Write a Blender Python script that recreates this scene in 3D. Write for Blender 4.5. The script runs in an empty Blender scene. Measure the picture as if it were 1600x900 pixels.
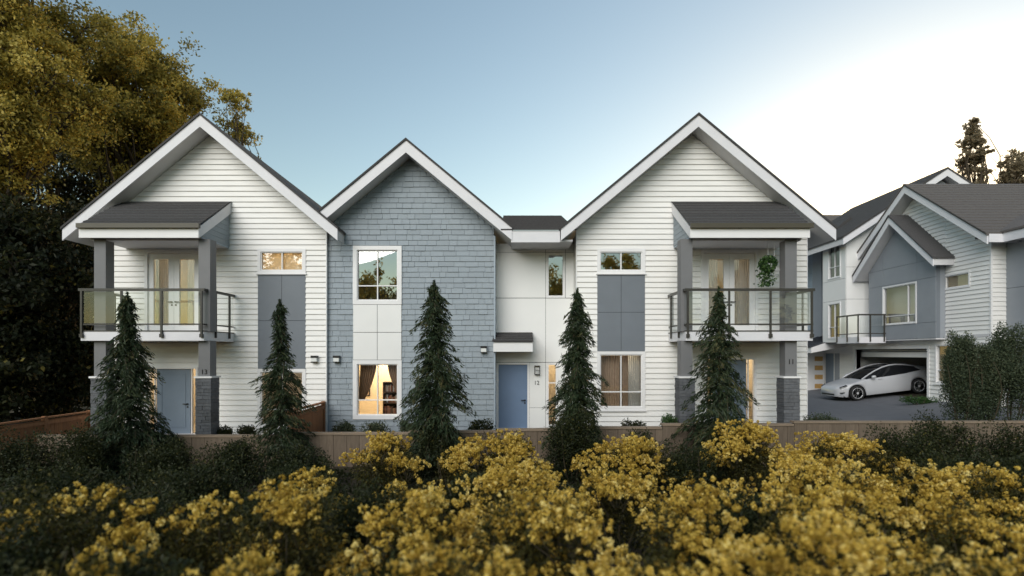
import bpy, math, random
import numpy as np
from mathutils import Matrix, Vector
R = math.radians
SC = bpy.context.scene
COL = SC.collection
random.seed(7)

# ------------------------------------------------------------------ camera
CAM_D, EYE, FPX = 17.5, 2.6, 850.0          # metres to the main facade, eye height, focal length in px of a 1600 px wide picture
cam = bpy.data.cameras.new('camera')
cam_o = bpy.data.objects.new('camera', cam); COL.objects.link(cam_o)
cam_o.location = (0, -CAM_D, EYE); cam_o.rotation_euler = (R(90), 0, 0)
cam.sensor_width = 36; cam.lens = FPX / 1600 * 36
cam.shift_y = (552 - 450) / 1600
cam.clip_end = 3000
cam.dof.use_dof = True; cam.dof.focus_distance = 17.0; cam.dof.aperture_fstop = 0.5
SC.camera = cam_o
# ------------------------------------------------------------------ sky
world = bpy.data.worlds.new('World'); SC.world = world; world.use_nodes = True
_n = world.node_tree
sky_n = _n.nodes.new('ShaderNodeTexSky'); sky_n.sky_type = 'NISHITA'; sky_n.sun_disc = False
sky_n.sun_elevation = R(5.2); sky_n.sun_rotation = R(38)
sky_n.dust_density = 0.5; sky_n.air_density = 1.0; sky_n.ozone_density = 1.0
_n.links.new(sky_n.outputs[0], _n.nodes['Background'].inputs[0])
_n.nodes['Background'].inputs[1].default_value = 0.15
# ------------------------------------------------------------------ wide soft front light added to brighten the facades, apart from the sky glow
front_light = bpy.data.lights.new('front_light', 'SUN'); front_light.energy = 1.3; front_light.angle = R(48); front_light.color = (1, .95, .885)
front_light_o = bpy.data.objects.new('front_light', front_light); COL.objects.link(front_light_o)
_az, _el = R(203), R(32)
front_light_o.rotation_euler = Vector((math.sin(_az)*math.cos(_el), math.cos(_az)*math.cos(_el), math.sin(_el))).to_track_quat('Z', 'Y').to_euler()
SC.view_settings.view_transform = 'Standard'; SC.view_settings.look = 'None'
SC.view_settings.exposure = 1.12; SC.view_settings.gamma = 1.0
SC.render.engine = 'CYCLES'
SC.cycles.max_bounces = 7; SC.cycles.transparent_max_bounces = 12; SC.cycles.diffuse_bounces = 3
SC.cycles.glossy_bounces = 3; SC.cycles.caustics_reflective = False; SC.cycles.caustics_refractive = False
SC.cycles.use_denoising = True
SC.cycles.sample_clamp_indirect = 4

# ------------------------------------------------------------------ measuring helpers (px of the 1600 x 900 picture at a depth)
def WX(px, d): return (px - 800) / FPX * d
def WZ(py, d): return EYE + (552 - py) / FPX * d

# ------------------------------------------------------------------ materials
def new_mat(name):
    m = bpy.data.materials.new(name); m.use_nodes = True
    nt = m.node_tree
    return m, nt, nt.nodes['Principled BSDF']
def mat_paint(name, col, rough=.6, var=.06, scale=3.0, bump=.0, bscale=60, objvar=.0, spec=.4, metallic=0, stretch=(1, 1, 1)):
    m, nt, p = new_mat(name)
    tc = nt.nodes.new('ShaderNodeTexCoord'); mp = nt.nodes.new('ShaderNodeMapping'); mp.inputs['Scale'].default_value = stretch
    nt.links.new(tc.outputs['Object'], mp.inputs[0])
    no = nt.nodes.new('ShaderNodeTexNoise'); no.inputs['Scale'].default_value = scale; no.inputs['Detail'].default_value = 6
    nt.links.new(mp.outputs[0], no.inputs['Vector'])
    mr = nt.nodes.new('ShaderNodeMapRange'); mr.inputs[1].default_value = .25; mr.inputs[2].default_value = .75
    mr.inputs[3].default_value = 1 - var; mr.inputs[4].default_value = 1 + var
    nt.links.new(no.outputs[0], mr.inputs[0])
    val = mr.outputs[0]
    if objvar:
        oi = nt.nodes.new('ShaderNodeObjectInfo'); m2 = nt.nodes.new('ShaderNodeMapRange')
        m2.inputs[3].default_value = 1 - objvar; m2.inputs[4].default_value = 1 + objvar
        nt.links.new(oi.outputs['Random'], m2.inputs[0])
        mu = nt.nodes.new('ShaderNodeMath'); mu.operation = 'MULTIPLY'
        nt.links.new(val, mu.inputs[0]); nt.links.new(m2.outputs[0], mu.inputs[1]); val = mu.outputs[0]
    mx = nt.nodes.new('ShaderNodeVectorMath'); mx.operation = 'SCALE'; mx.inputs[0].default_value = col
    nt.links.new(val, mx.inputs['Scale']); nt.links.new(mx.outputs[0], p.inputs['Base Color'])
    p.inputs['Roughness'].default_value = rough; p.inputs['Specular IOR Level'].default_value = spec
    p.inputs['Metallic'].default_value = metallic
    if bump:
        n2 = nt.nodes.new('ShaderNodeTexNoise'); n2.inputs['Scale'].default_value = bscale; n2.inputs['Detail'].default_value = 5
        nt.links.new(mp.outputs[0], n2.inputs['Vector'])
        bp = nt.nodes.new('ShaderNodeBump'); bp.inputs['Strength'].default_value = bump; bp.inputs['Distance'].default_value = .02
        nt.links.new(n2.outputs[0], bp.inputs['Height']); nt.links.new(bp.outputs[0], p.inputs['Normal'])
    return m
def mat_glass(name, tint=(1, 1, 1), base=.2, rough=.0, edge=.8):
    m = bpy.data.materials.new(name); m.use_nodes = True; nt = m.node_tree; nt.nodes.clear()
    out = nt.nodes.new('ShaderNodeOutputMaterial'); mix = nt.nodes.new('ShaderNodeMixShader')
    tr = nt.nodes.new('ShaderNodeBsdfTransparent'); tr.inputs[0].default_value = (*tint, 1)
    gl = nt.nodes.new('ShaderNodeBsdfGlossy'); gl.inputs['Roughness'].default_value = rough
    lw = nt.nodes.new('ShaderNodeLayerWeight'); lw.inputs[0].default_value = .25
    mr = nt.nodes.new('ShaderNodeMapRange'); mr.inputs[3].default_value = base; mr.inputs[4].default_value = edge
    nt.links.new(lw.outputs['Fresnel'], mr.inputs[0]); nt.links.new(mr.outputs[0], mix.inputs[0])
    nt.links.new(tr.outputs[0], mix.inputs[1]); nt.links.new(gl.outputs[0], mix.inputs[2])
    nt.links.new(mix.outputs[0], out.inputs[0])
    return m
def mat_leaf(name, stops, trans=.35, rough=.55):
    m, nt, p = new_mat(name)
    at = nt.nodes.new('ShaderNodeAttribute'); at.attribute_name = 'tint'
    cr = nt.nodes.new('ShaderNodeValToRGB')
    els = cr.color_ramp.elements
    while len(els) < len(stops): els.new(.5)
    for e, (pos, c) in zip(els, stops): e.position = pos; e.color = (*c, 1)
    nt.links.new(at.outputs['Fac'], cr.inputs[0]); nt.links.new(cr.outputs[0], p.inputs['Base Color'])
    p.inputs['Roughness'].default_value = rough; p.inputs['Specular IOR Level'].default_value = .25
    tl = nt.nodes.new('ShaderNodeBsdfTranslucent'); nt.links.new(cr.outputs[0], tl.inputs[0])
    mix = nt.nodes.new('ShaderNodeMixShader'); mix.inputs[0].default_value = trans
    nt.links.new(p.outputs[0], mix.inputs[1]); nt.links.new(tl.outputs[0], mix.inputs[2])
    nt.links.new(mix.outputs[0], nt.nodes['Material Output'].inputs[0])
    return m
M = dict(
    siding=mat_paint('siding_paint', (.82, .805, .78), .55, .05, 1.3, .08, 45, .02, stretch=(1, 1, 6)),
    shingle=mat_paint('shingle_stain', (.295, .335, .37), .75, .06, 9, .15, 50, .06, stretch=(4, 4, 1)),
    blue_siding=mat_paint('blue_grey_siding', (.36, .42, .48), .65, .05, 2, .1, 50),
    white=mat_paint('white_trim_paint', (.80, .79, .79), .5, .03, 2, .04, 80),
    fascia=mat_paint('fascia_paint', (.72, .71, .735), .5, .04, 2.5, .04, 60),
    soffit=mat_paint('soffit_paint', (.62, .61, .62), .7, .05, 3, .05, 40),
    panel_white=mat_paint('white_panel', (.80, .795, .78), .5, .025, 1.2, .03, 120),
    panel_grey=mat_paint('grey_panel', (.165, .185, .21), .55, .06, 1.5, .05, 90),
    panel_blue=mat_paint('blue_grey_panel', (.28, .30, .33), .55, .05, 1.5, .05, 90),
    column=mat_paint('column_paint', (.17, .17, .175), .55, .05, 3, .05, 60),
    stone=mat_paint('ledge_stone', (.115, .12, .13), .8, .25, 14, .6, 40, .18),
    roof=mat_paint('asphalt_shingle', (.062, .059, .059), .9, .3, 30, .6, 120, .12),
    roof_warm=mat_paint('weathered_asphalt_shingle', (.125, .112, .105), .9, .3, 30, .6, 120, .10),
    gutter=mat_paint('dark_bronze_gutter', (.075, .065, .045), .4, .05, 4),
    rail=mat_paint('bronze_railing', (.045, .042, .036), .35, .08, 6),
    door_blue=mat_paint('blue_door_paint', (.14, .205, .315), .45, .05, 2, .03, 60),
    door_grey=mat_paint('grey_blue_door_paint', (.17, .215, .27), .45, .05, 2, .03, 60),
    black=mat_paint('black_hardware', (.015, .015, .016), .35, .05, 5),
    dark=mat_paint('dark_gap', (.02, .02, .022), .8, .05, 5),
    warm=mat_paint('warm_plaster', (.80, .70, .54), .8, .05, 3),
    room=mat_paint('room_plaster', (.55, .50, .43), .8, .05, 3),
    blind=mat_paint('cream_blind', (.80, .70, .52), .8, .05, 4),
    curtain=mat_paint('brown_curtain', (.30, .19, .12), .85, .12, 9, .1, 30),
    curtain_beige=mat_paint('beige_curtain', (.42, .31, .23), .85, .12, 9, .1, 30),
    curtain_white=mat_paint('pale_curtain', (.68, .70, .70), .85, .06, 9, .1, 30),
    wood=mat_paint('dark_wood', (.10, .055, .03), .6, .2, 12, .1, 40),
    orange=mat_paint('amber_glass_panel', (.55, .33, .12), .3, .12, 5),
    cedar=mat_paint('cedar_fence', (.30, .135, .06), .75, .22, 5, .3, 40, .12, stretch=(6, 6, .6)),
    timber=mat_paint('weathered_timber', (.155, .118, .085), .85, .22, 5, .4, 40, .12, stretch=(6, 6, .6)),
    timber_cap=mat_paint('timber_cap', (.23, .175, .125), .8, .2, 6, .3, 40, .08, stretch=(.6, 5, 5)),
    soil=mat_paint('soil', (.045, .036, .022), .95, .4, 2.2, .8, 12),
    asphalt=mat_paint('asphalt_lane', (.125, .13, .145), .85, .10, 2.5, .3, 160),
    bark=mat_paint('bark', (.06, .045, .03), .9, .3, 8, .8, 25, stretch=(3, 3, .6)),
    twig=mat_paint('twig', (.05, .04, .022), .9, .2, 8),
    garage=mat_paint('garage_wall', (.66, .66, .66), .8, .05, 2),
    metal_roof=mat_paint('standing_seam_metal', (.05, .055, .065), .45, .1, 4, metallic=.3),
    car=mat_paint('silver_white_car_paint', (.47, .48, .505), .2, .01, 2, spec=.6),
    car_glass=mat_paint('car_glass', (.012, .013, .015), .06, .05, 2, spec=.6),
    tyre=mat_paint('tyre_rubber', (.018, .018, .019), .85, .1, 8),
    rim=mat_paint('alloy_rim', (.62, .63, .65), .35, .05, 4, metallic=.2),
    lamp_white=mat_paint('lamp_diffuser', (.75, .76, .74), .4, .02, 4),
    book_a=mat_paint('book_cloth', (.28, .10, .06), .7, .2, 9),
    window=mat_glass('window_glass', (.92, .94, .94), .42, .0, .9),
    window_dim=mat_glass('clear_window_glass', (.95, .95, .93), .13, .0, .7),
    balcony_glass=mat_glass('balcony_glass', (.94, .975, .965), .07, .0, .6),
)
for _nm in ('blind', 'curtain_white'):
  _b = M[_nm].node_tree; _t = _b.nodes.new('ShaderNodeBsdfTranslucent'); _t.inputs[0].default_value = (.85, .72, .5, 1) if _nm == 'blind' else (.8, .8, .78, 1)
  _m = _b.nodes.new('ShaderNodeMixShader'); _m.inputs[0].default_value = .45
  _b.links.new(_b.nodes['Principled BSDF'].outputs[0], _m.inputs[1]); _b.links.new(_t.outputs[0], _m.inputs[2]); _b.links.new(_m.outputs[0], _b.nodes['Material Output'].inputs[0])
LEAF = dict(
    gold=mat_leaf('golden_leaves', [(0, (.11, .105, .03)), (.35, (.30, .25, .055)), (.75, (.52, .415, .09)), (1, (.55, .46, .14))], .4),
    dark=mat_leaf('dark_leaves', [(0, (.010, .014, .006)), (.6, (.022, .028, .010)), (.93, (.045, .048, .014)), (1, (.12, .10, .02))], .2),  # near-black colour carries the shade these trees stand in
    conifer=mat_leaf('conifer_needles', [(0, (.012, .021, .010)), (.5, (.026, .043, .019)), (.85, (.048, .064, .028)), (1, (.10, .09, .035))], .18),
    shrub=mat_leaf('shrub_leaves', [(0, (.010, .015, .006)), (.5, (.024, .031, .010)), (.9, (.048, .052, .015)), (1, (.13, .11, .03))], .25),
    hedge=mat_leaf('hedge_leaves', [(0, (.032, .048, .028)), (.5, (.068, .090, .050)), (1, (.14, .155, .085))], .3),
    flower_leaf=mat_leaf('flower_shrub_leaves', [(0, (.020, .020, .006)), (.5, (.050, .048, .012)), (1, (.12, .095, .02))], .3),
    flower=mat_leaf('yellow_petals', [(0, (.30, .19, .03)), (.35, (.52, .35, .055)), (.75, (.74, .53, .11)), (1, (.84, .68, .25))], .3),
    far=mat_leaf('far_tree_leaves', [(0, (.20, .17, .11)), (.6, (.32, .26, .17)), (1, (.42, .34, .22))], .6),  # pale brown carries the sky glow and haze over these trees
    green=mat_leaf('bright_green_leaves', [(0, (.02, .05, .015)), (.6, (.05, .11, .03)), (1, (.12, .2, .06))], .3),
)

# ------------------------------------------------------------------ object helpers
XF = Matrix.Identity(4)                      # frame the shapes below are written in
def tag(o, label, cat, group=None, kind=None):
    o['label'] = label; o['category'] = cat
    if group: o['group'] = group
    if kind: o['kind'] = kind
    return o
def thing(name, loc, label, cat, group=None):
    o = bpy.data.objects.new(name, None); o.empty_display_size = .2; COL.objects.link(o)
    o.location = loc
    return tag(o, label, cat, group)
def attach(o, parent):
    if parent is not None:
        o.parent = parent
        if parent.parent is None: o.matrix_parent_inverse = Matrix.Translation(-Vector(parent.location)) if parent.type == 'EMPTY' else Matrix.Identity(4)
    return o
def obj(name, verts, faces, mat, parent=None, smooth=False, kind=None, local=False):
    me = bpy.data.meshes.new(name)
    if not local and XF != Matrix.Identity(4): verts = [tuple(XF @ Vector(v)) for v in verts]
    me.from_pydata([tuple(v) for v in verts], [], faces); me.update()
    if smooth: me.polygons.foreach_set('use_smooth', [True] * len(me.polygons))
    if mat: me.materials.append(M[mat] if isinstance(mat, str) else mat)
    o = bpy.data.objects.new(name, me); COL.objects.link(o); attach(o, parent)
    if kind: o['kind'] = kind
    return o
BF = [(0, 3, 2, 1), (4, 5, 6, 7), (0, 1, 5, 4), (1, 2, 6, 5), (2, 3, 7, 6), (3, 0, 4, 7)]
class MB:
    def __init__(s): s.v = []; s.f = []
    def add(s, v, f):
        n = len(s.v); s.v += list(v); s.f += [tuple(i + n for i in q) for q in f]; return s
    def box(s, x0, x1, y0, y1, z0, z1):
        return s.add([(x0, y0, z0), (x1, y0, z0), (x1, y1, z0), (x0, y1, z0), (x0, y0, z1), (x1, y0, z1), (x1, y1, z1), (x0, y1, z1)], BF)
    def prism_y(s, poly, y0, y1):            # poly = [(x, z)] seen from the front, counter-clockwise
        n = len(poly); v = [(x, y0, z) for x, z in poly] + [(x, y1, z) for x, z in poly]
        f = [tuple(range(n)), tuple(range(2*n - 1, n - 1, -1))] + [((i+1) % n, i, n + i, n + (i+1) % n) for i in range(n)]
        return s.add(v, f)
    def prism_x(s, poly, x0, x1):            # poly = [(y, z)]
        n = len(poly); v = [(x0, y, z) for y, z in poly] + [(x1, y, z) for y, z in poly]
        f = [tuple(range(n - 1, -1, -1)), tuple(range(n, 2*n))] + [(i, (i+1) % n, n + (i+1) % n, n + i) for i in range(n)]
        return s.add(v, f)
    def tube(s, pts, rad, n=6):
        pts = [Vector(p) for p in pts]; base = len(s.v); k = len(pts)
        for i, p in enumerate(pts):
            t = (pts[min(i+1, k-1)] - pts[max(i-1, 0)]).normalized()
            a = t.cross(Vector((0, 0, 1)) if abs(t.z) < .95 else Vector((1, 0, 0))).normalized(); b = t.cross(a)
            r = rad[i] if hasattr(rad, '__len__') else rad
            for j in range(n):
                w = 2*math.pi*j/n; s.v.append(tuple(p + a*(r*math.cos(w)) + b*(r*math.sin(w))))
        for i in range(k-1):
            for j in range(n):
                s.f.append((base+i*n+j, base+i*n+(j+1) % n, base+(i+1)*n+(j+1) % n, base+(i+1)*n+j))
        s.f.append(tuple(base+j for j in range(n))[::-1]); s.f.append(tuple(base+(k-1)*n+j for j in range(n)))
        return s
    def build(s, name, mat, parent=None, **k): return obj(name, s.v, s.f, mat, parent, **k)
def box(name, x0, x1, y0, y1, z0, z1, mat, parent=None, **k): return MB().box(x0, x1, y0, y1, z0, z1).build(name, mat, parent, **k)

# ------------------------------------------------------------------ foliage helpers
def leaves(name, pos, direc, length, width, tint, mat, parent, kind=None, droop=None):
    """one mesh of many small folded leaves: pos (n,3), direc (n,3) along the leaf"""
    rng = np.random.default_rng(len(pos) + int(abs(pos[0][0])*100))
    n = len(pos); d = direc / (np.linalg.norm(direc, axis=1, keepdims=True) + 1e-9)
    r = rng.normal(size=(n, 3)); side = np.cross(d, r); side /= (np.linalg.norm(side, axis=1, keepdims=True) + 1e-9)
    L = np.broadcast_to(length, (n,))[:, None]; W = np.broadcast_to(width, (n,))[:, None]
    v = np.empty((n, 4, 3), np.float32)
    v[:, 0] = pos - d*L*.5; v[:, 1] = pos + side*W*.5 - d*L*.05; v[:, 2] = pos + d*L*.5; v[:, 3] = pos - side*W*.5 - d*L*.05
    me = bpy.data.meshes.new(name)
    me.vertices.add(4*n); me.vertices.foreach_set('co', v.reshape(-1))
    me.loops.add(4*n); me.loops.foreach_set('vertex_index', np.arange(4*n, dtype=np.int32))
    me.polygons.add(n); me.polygons.foreach_set('loop_start', np.arange(0, 4*n, 4, dtype=np.int32))
    a = me.attributes.new('tint', 'FLOAT', 'FACE'); a.data.foreach_set('value', np.clip(tint, 0, 1).astype(np.float32))
    me.update(calc_edges=True); me.materials.append(LEAF[mat])
    o = bpy.data.objects.new(name, me); COL.objects.link(o); attach(o, parent)
    if kind: o['kind'] = kind
    return o
def shell_points(rng, n, c, r, inner=.55):
    q = rng.normal(size=(n, 3)); q /= np.linalg.norm(q, axis=1, keepdims=True)
    s = inner + (1 - inner)*rng.random((n, 1))**.6
    return np.array(c) + q*s*np.array(r), q

# ------------------------------------------------------------------ ground
def lerp_tab(x, tab):
    if x <= tab[0][0]: return tab[0][1]
    for (a, p), (b, q) in zip(tab, tab[1:]):
        if x <= b: return p + (q - p)*(x - a)/(b - a)
    return tab[-1][1]
def slope_z(x): return .39 + .119*(x - 16.1)
def gz(x, y):
    if y < -2.96: return -.5
    z = lerp_tab(x, [(-10, -.02), (0, .06), (8, .30), (13, .34), (15.7, .343), (18.9, .723), (60, .75)])
    return z
def sheet(name, xs, ys, dz, mat, zf=gz):
    v = [(x, y, zf(x, y) + dz) for y in ys for x in xs]; n = len(xs)
    f = [(j*n+i, j*n+i+1, (j+1)*n+i+1, (j+1)*n+i) for j in range(len(ys)-1) for i in range(n-1)]
    o = obj(name, v, f, mat); o['kind'] = 'structure'; return o
gx = [-900, -300, -120, -60, -30, -20, -14, -10, -5, 0, 4, 8, 13, 15.7, 18.9, 25, 40, 60, 120, 300, 900]
gy = [-600, -200, -80, -40, -20, -10, -5, -3.06, -2.955, -2, 0, 5, 10, 20, 40, 80, 200, 500, 1500]
sheet('ground', gx, gy, 0, 'soil')
sheet('lane', [10.4, 13, 15.7, 16.8, 18.0], [-2.7, 0, 3.4, 6.0, 12, 20, 40, 80], .012, 'asphalt')

# ------------------------------------------------------------------ building pieces (written in a facade frame: x along, y into the house, z up)
def cut(x0, x1, holes):
    out = [(x0, x1)]
    for h0, h1 in holes:
        nx = []
        for a, b in out:
            if h1 <= a or h0 >= b: nx.append((a, b)); continue
            if h0 > a: nx.append((a, h0))
            if h1 < b: nx.append((h1, b))
        out = nx
    return out
def bands(z0, z1, holes):
    zs = sorted({z0, z1, *[h[2] for h in holes if z0 < h[2] < z1], *[h[3] for h in holes if z0 < h[3] < z1]})
    return list(zip(zs, zs[1:]))
def clip_x(x0, x1, z, gable):
    """limits of a facade at height z under gable = (apex x, apex z, slope)"""
    if gable is None: return x0, x1
    a, za, m = gable; h = (za - z)/m
    return max(x0, a - h), min(x1, a + h)
def backing(name, x0, x1, z0, z1, y0, y1, holes, mat, parent, gable=None):
    b = MB()
    zs = [z0, z1]
    if gable:
        a, za, m = gable
        for e in (x0, x1):
            zc = za - m*abs(e - a)
            if z0 < zc < za: zs.append(zc)
        zs[1] = za
    top = max(zs)
    lv = sorted({*zs, *[h[2] for h in holes], *[h[3] for h in holes]})
    for p, q in zip(lv, lv[1:]):
        if q - p < 1e-4: continue
        hs = [(h[0], h[1]) for h in holes if h[2] < q - 1e-5 and h[3] > p + 1e-5]
        pl, pr = clip_x(x0, x1, p, gable); ql, qr = clip_x(x0, x1, q, gable)
        for a0, b0 in cut(pl, pr, hs):
            ta, tb = max(a0, ql), min(b0, qr)
            if tb - ta < 1e-4: poly = [(a0, p), (b0, p), ((a0+b0)/2 if not gable else gable[0], q)]
            else: poly = [(a0, p), (b0, p), (tb, q), (ta, q)]
            b.prism_y(poly, y0, y1)
    return b.build(name, mat, parent)
def lap_rows(name, x0, x1, z0, z1, y, row, holes, mat, parent, gable=None, t=.042, joined=False, zstart=None):
    """lap boards, each piece its own object (or one 'stuff' mesh)"""
    all_b = MB(); top = gable[1] if gable else z1
    z = zstart if zstart is not None else z0
    while z < top - .01:
        zt_full = z + row
        lo, hi = max(z, z0), min(zt_full, top)
        if hi - lo > .012:
            for p, q in bands(lo, hi, holes):
                if q - p < .006: continue
                hs = [(h[0], h[1]) for h in holes if h[2] < q - 1e-5 and h[3] > p + 1e-5]
                pl, pr = clip_x(x0, x1, p, gable); ql, qr = clip_x(x0, x1, q, gable)
                if pr - pl < .02: continue
                tp = t*(1 - .8*(p - z)/row); tq = t*(1 - .8*(q - z)/row)
                for a0, b0 in cut(pl, pr, hs):
                    if b0 - a0 < .01: continue
                    ta, tb = max(a0, ql), min(b0, qr)
                    if tb < ta: ta = tb = (ta + tb)/2
                    v = [(a0, y-tp, p), (b0, y-tp, p), (b0, y, p), (a0, y, p), (ta, y-tq, q), (tb, y-tq, q), (tb, y, q), (ta, y, q)]
                    if joined: all_b.add(v, BF)
                    else: obj(name, v, BF, mat, parent)
        z = zt_full
    if joined: return all_b.build(name, mat, parent, kind='stuff')
def window(parent, x0, x1, z0, z1, y, trim=.1, vbars=(), hbars=(), glass='window', name='window', proud=.05, sill=True, frame_mat='white', bar=.035):
    """x0..z1 = outside of the trim; vbars/hbars = positions of the glazing bars"""
    w = MB(); a0, a1, b0, b1 = x0+trim, x1-trim, z0+trim, z1-trim
    w.box(x0, a0, y-proud, y+.02, z0, z1).box(a1, x1, y-proud, y+.02, z0, z1).box(a0, a1, y-proud, y+.02, b1, z1).box(a0, a1, y-proud, y+.02, z0, b0)
    o = w.build(name, frame_mat, parent)
    s = MB(); t = .03
    s.box(a0, a0+t, y-.02, y+.09, b0, b1).box(a1-t, a1, y-.02, y+.09, b0, b1).box(a0+t, a1-t, y-.02, y+.09, b1-t, b1).box(a0+t, a1-t, y-.02, y+.09, b0, b0+t)
    s.build('sash', frame_mat, o)
    xs = [a0+t] + list(vbars) + [a1-t]; zs = [b0+t] + list(hbars) + [b1-t]
    for v in vbars: box('glazing_bar', v-bar/2, v+bar/2, y-.01, y+.07, b0+t, b1-t, frame_mat, o)
    for h in hbars:
        for p, q in zip(xs, xs[1:]):
            box('glazing_bar', p+(bar/2 if p != xs[0] else 0), q-(bar/2 if q != xs[-1] else 0), y-.008, y+.066, h-bar/2, h+bar/2, frame_mat, o)
    for p, q in zip(xs, xs[1:]):
        for r, u in zip(zs, zs[1:]):
            e = bar/2
            gx0, gx1 = p+(e if p != xs[0] else 0), q-(e if q != xs[-1] else 0)
            gz0, gz1 = r+(e if r != zs[0] else 0), u-(e if u != zs[-1] else 0)
            k = random.uniform(-.002, .002)          # panes are never perfectly in line
            obj('pane', [(gx0, y+.035+k, gz0), (gx1, y+.035-k, gz0), (gx1, y+.035, gz1), (gx0, y+.035+k, gz1)], [(0, 1, 2, 3)], glass, o)
    if sill: box('sill', x0-.03, x1+.03, y-proud-.035, y-.0, z0-.035, z0-.002, frame_mat, o)
    return (a0, a1, b0, b1)
def hole(x0, x1, z0, z1, trim=.1): return (x0+trim-.01, x1-trim+.01, z0+trim-.01, z1-trim+.01)
def room(parent, x0, x1, z0, z1, y, depth, mat):
    v = [(x0, y, z0), (x1, y, z0), (x1, y, z1), (x0, y, z1), (x0, y+depth, z0), (x1, y+depth, z0), (x1, y+depth, z1), (x0, y+depth, z1)]
    return obj('room', v, [(4, 7, 6, 5), (0, 4, 5, 1), (3, 2, 6, 7), (0, 3, 7, 4), (1, 5, 6, 2)], mat, parent)
def panels(parent, xs, zs, y, mat, name='panel', gap=.011, t=.02, holes=()):
    for p, q in zip(xs, xs[1:]):
        for r, u in zip(zs, zs[1:]):
            for lo, hi in bands(r+gap/2, u-gap/2, holes):
                if hi - lo < .02: continue
                hs = [(h[0], h[1]) for h in holes if h[2] < hi - 1e-5 and h[3] > lo + 1e-5]
                for a0, b0 in cut(p+gap/2, q-gap/2, hs):
                    if b0 - a0 > .02: box(name, a0, b0, y-t, y, lo, hi, mat, parent)
def courses(parent, x0, x1, ya, za, yb, zb, n, mat, name='roof_course', t=.03, lift=.012, joined=False, skew=(0, 0), gaps=True):
    """stepped shingle courses on a slope that rises from (ya, za) to (yb, zb)"""
    mb = MB(); dy, dz = (yb-ya)/n, (zb-za)/n
    for i in range(n):
        y0, z0, y1, z1 = ya+dy*i, za+dz*i, ya+dy*(i+1.15), za+dz*(i+1.15)
        if i == n-1: y1, z1 = yb, zb
        l0, l1 = x0+skew[0]*i/n, x1+skew[1]*i/n
        b = mb if joined else MB()
        b.prism_x([(y0, z0), (y1, z1), (y1, z1+.008), (y0, z0+t+lift)], l0, l1)
        if not joined: b.build(name, mat, parent)
    if joined: return mb.build(name, mat, parent, kind='stuff')
def gable_roof(parent, a, zr, rl, rr, m, y0, y1, off=.43, cover='roof', rake_mat='fascia', ml=None, mr=None):
    """ridge along y at x=a; top of covering zr; half runs rl / rr; slope m"""
    ml = ml or m; mr = mr or m
    zl, zrr = zr - ml*rl, zr - mr*rr; c = .07
    b = MB(); e = .03
    b.prism_y([(a-rl-e, zl-ml*e), (a, zr), (a, zr-c), (a-rl-e, zl-ml*e-c)][::-1], y0-.04, y1)
    b.prism_y([(a, zr), (a+rr+e, zrr-mr*e), (a+rr+e, zrr-mr*e-c), (a, zr-c)][::-1], y0-.04, y1)
    rf = b.build('roof', cover, parent)
    top = zr - c - .001; ft = off - c
    MB().prism_y([(a-rl, zl-c-ft), (a, top-ft), (a, top), (a-rl, zl-c)], y0, y0+.045).build('rake_board', rake_mat, rf)
    MB().prism_y([(a, top-ft), (a+rr, zrr-c-ft), (a+rr, zrr-c), (a, top)], y0, y0+.045).build('rake_board', rake_mat, rf)
    s = MB(); d = .03
    s.prism_y([(a-rl+.02, zl-c-ft+d+.02*ml), (a, top-ft+d), (a, top-.004), (a-rl+.02, zl-c-.004+.02*ml)], y0+.047, y1-.02)
    s.prism_y([(a, top-ft+d), (a+rr-.02, zrr-c-ft+d+.02*mr), (a+rr-.02, zrr-c-.004+.02*mr), (a, top-.004)], y0+.047, y1-.02)
    s.build('soffit', 'soffit', rf)
    return rf
def text_obj(body, size, loc, mat, parent, name='house_number'):
    cu = bpy.data.curves.new(name, 'FONT'); cu.body = body; cu.size = size; cu.extrude = .006; cu.align_x = 'CENTER'
    tmp = bpy.data.objects.new(name + '_tmp', cu); COL.objects.link(tmp)
    bpy.context.view_layer.update()
    me = bpy.data.meshes.new_from_object(tmp.evaluated_get(bpy.context.evaluated_depsgraph_get()))
    bpy.data.objects.remove(tmp)
    me.transform(Matrix.Translation(loc) @ Matrix.Rotation(R(90), 4, 'X')); me.materials.clear(); me.materials.append(M[mat])
    o = bpy.data.objects.new(name, me); COL.objects.link(o); attach(o, parent); return o
def wall_lamp(x, y, z, label):
    t = thing('wall_lamp', (x, y, z), label, 'lamp', 'square wall lamps on the facade')
    box('housing', x-.10, x+.10, y-.13, y, z+.04, z+.11, 'black', t)
    box('diffuser', x-.085, x+.085, y-.12, y-.005, z-.08, z+.038, 'lamp_white', t)
    box('base', x-.10, x+.10, y-.13, y, z-.105, z-.082, 'black', t)
def lever(parent, x, y, z, s):
    b = MB(); b.box(x-.02, x+.02, y-.05, y, z-.02, z+.02).box(min(x, x+s*.13), max(x, x+s*.13), y-.06, y-.04, z-.014, z+.012).box(x-.022, x+.022, y-.018, y, z-.12, z-.075)
    return b.build('handle', 'black', parent)
ROW = .172
MS = .828

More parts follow.
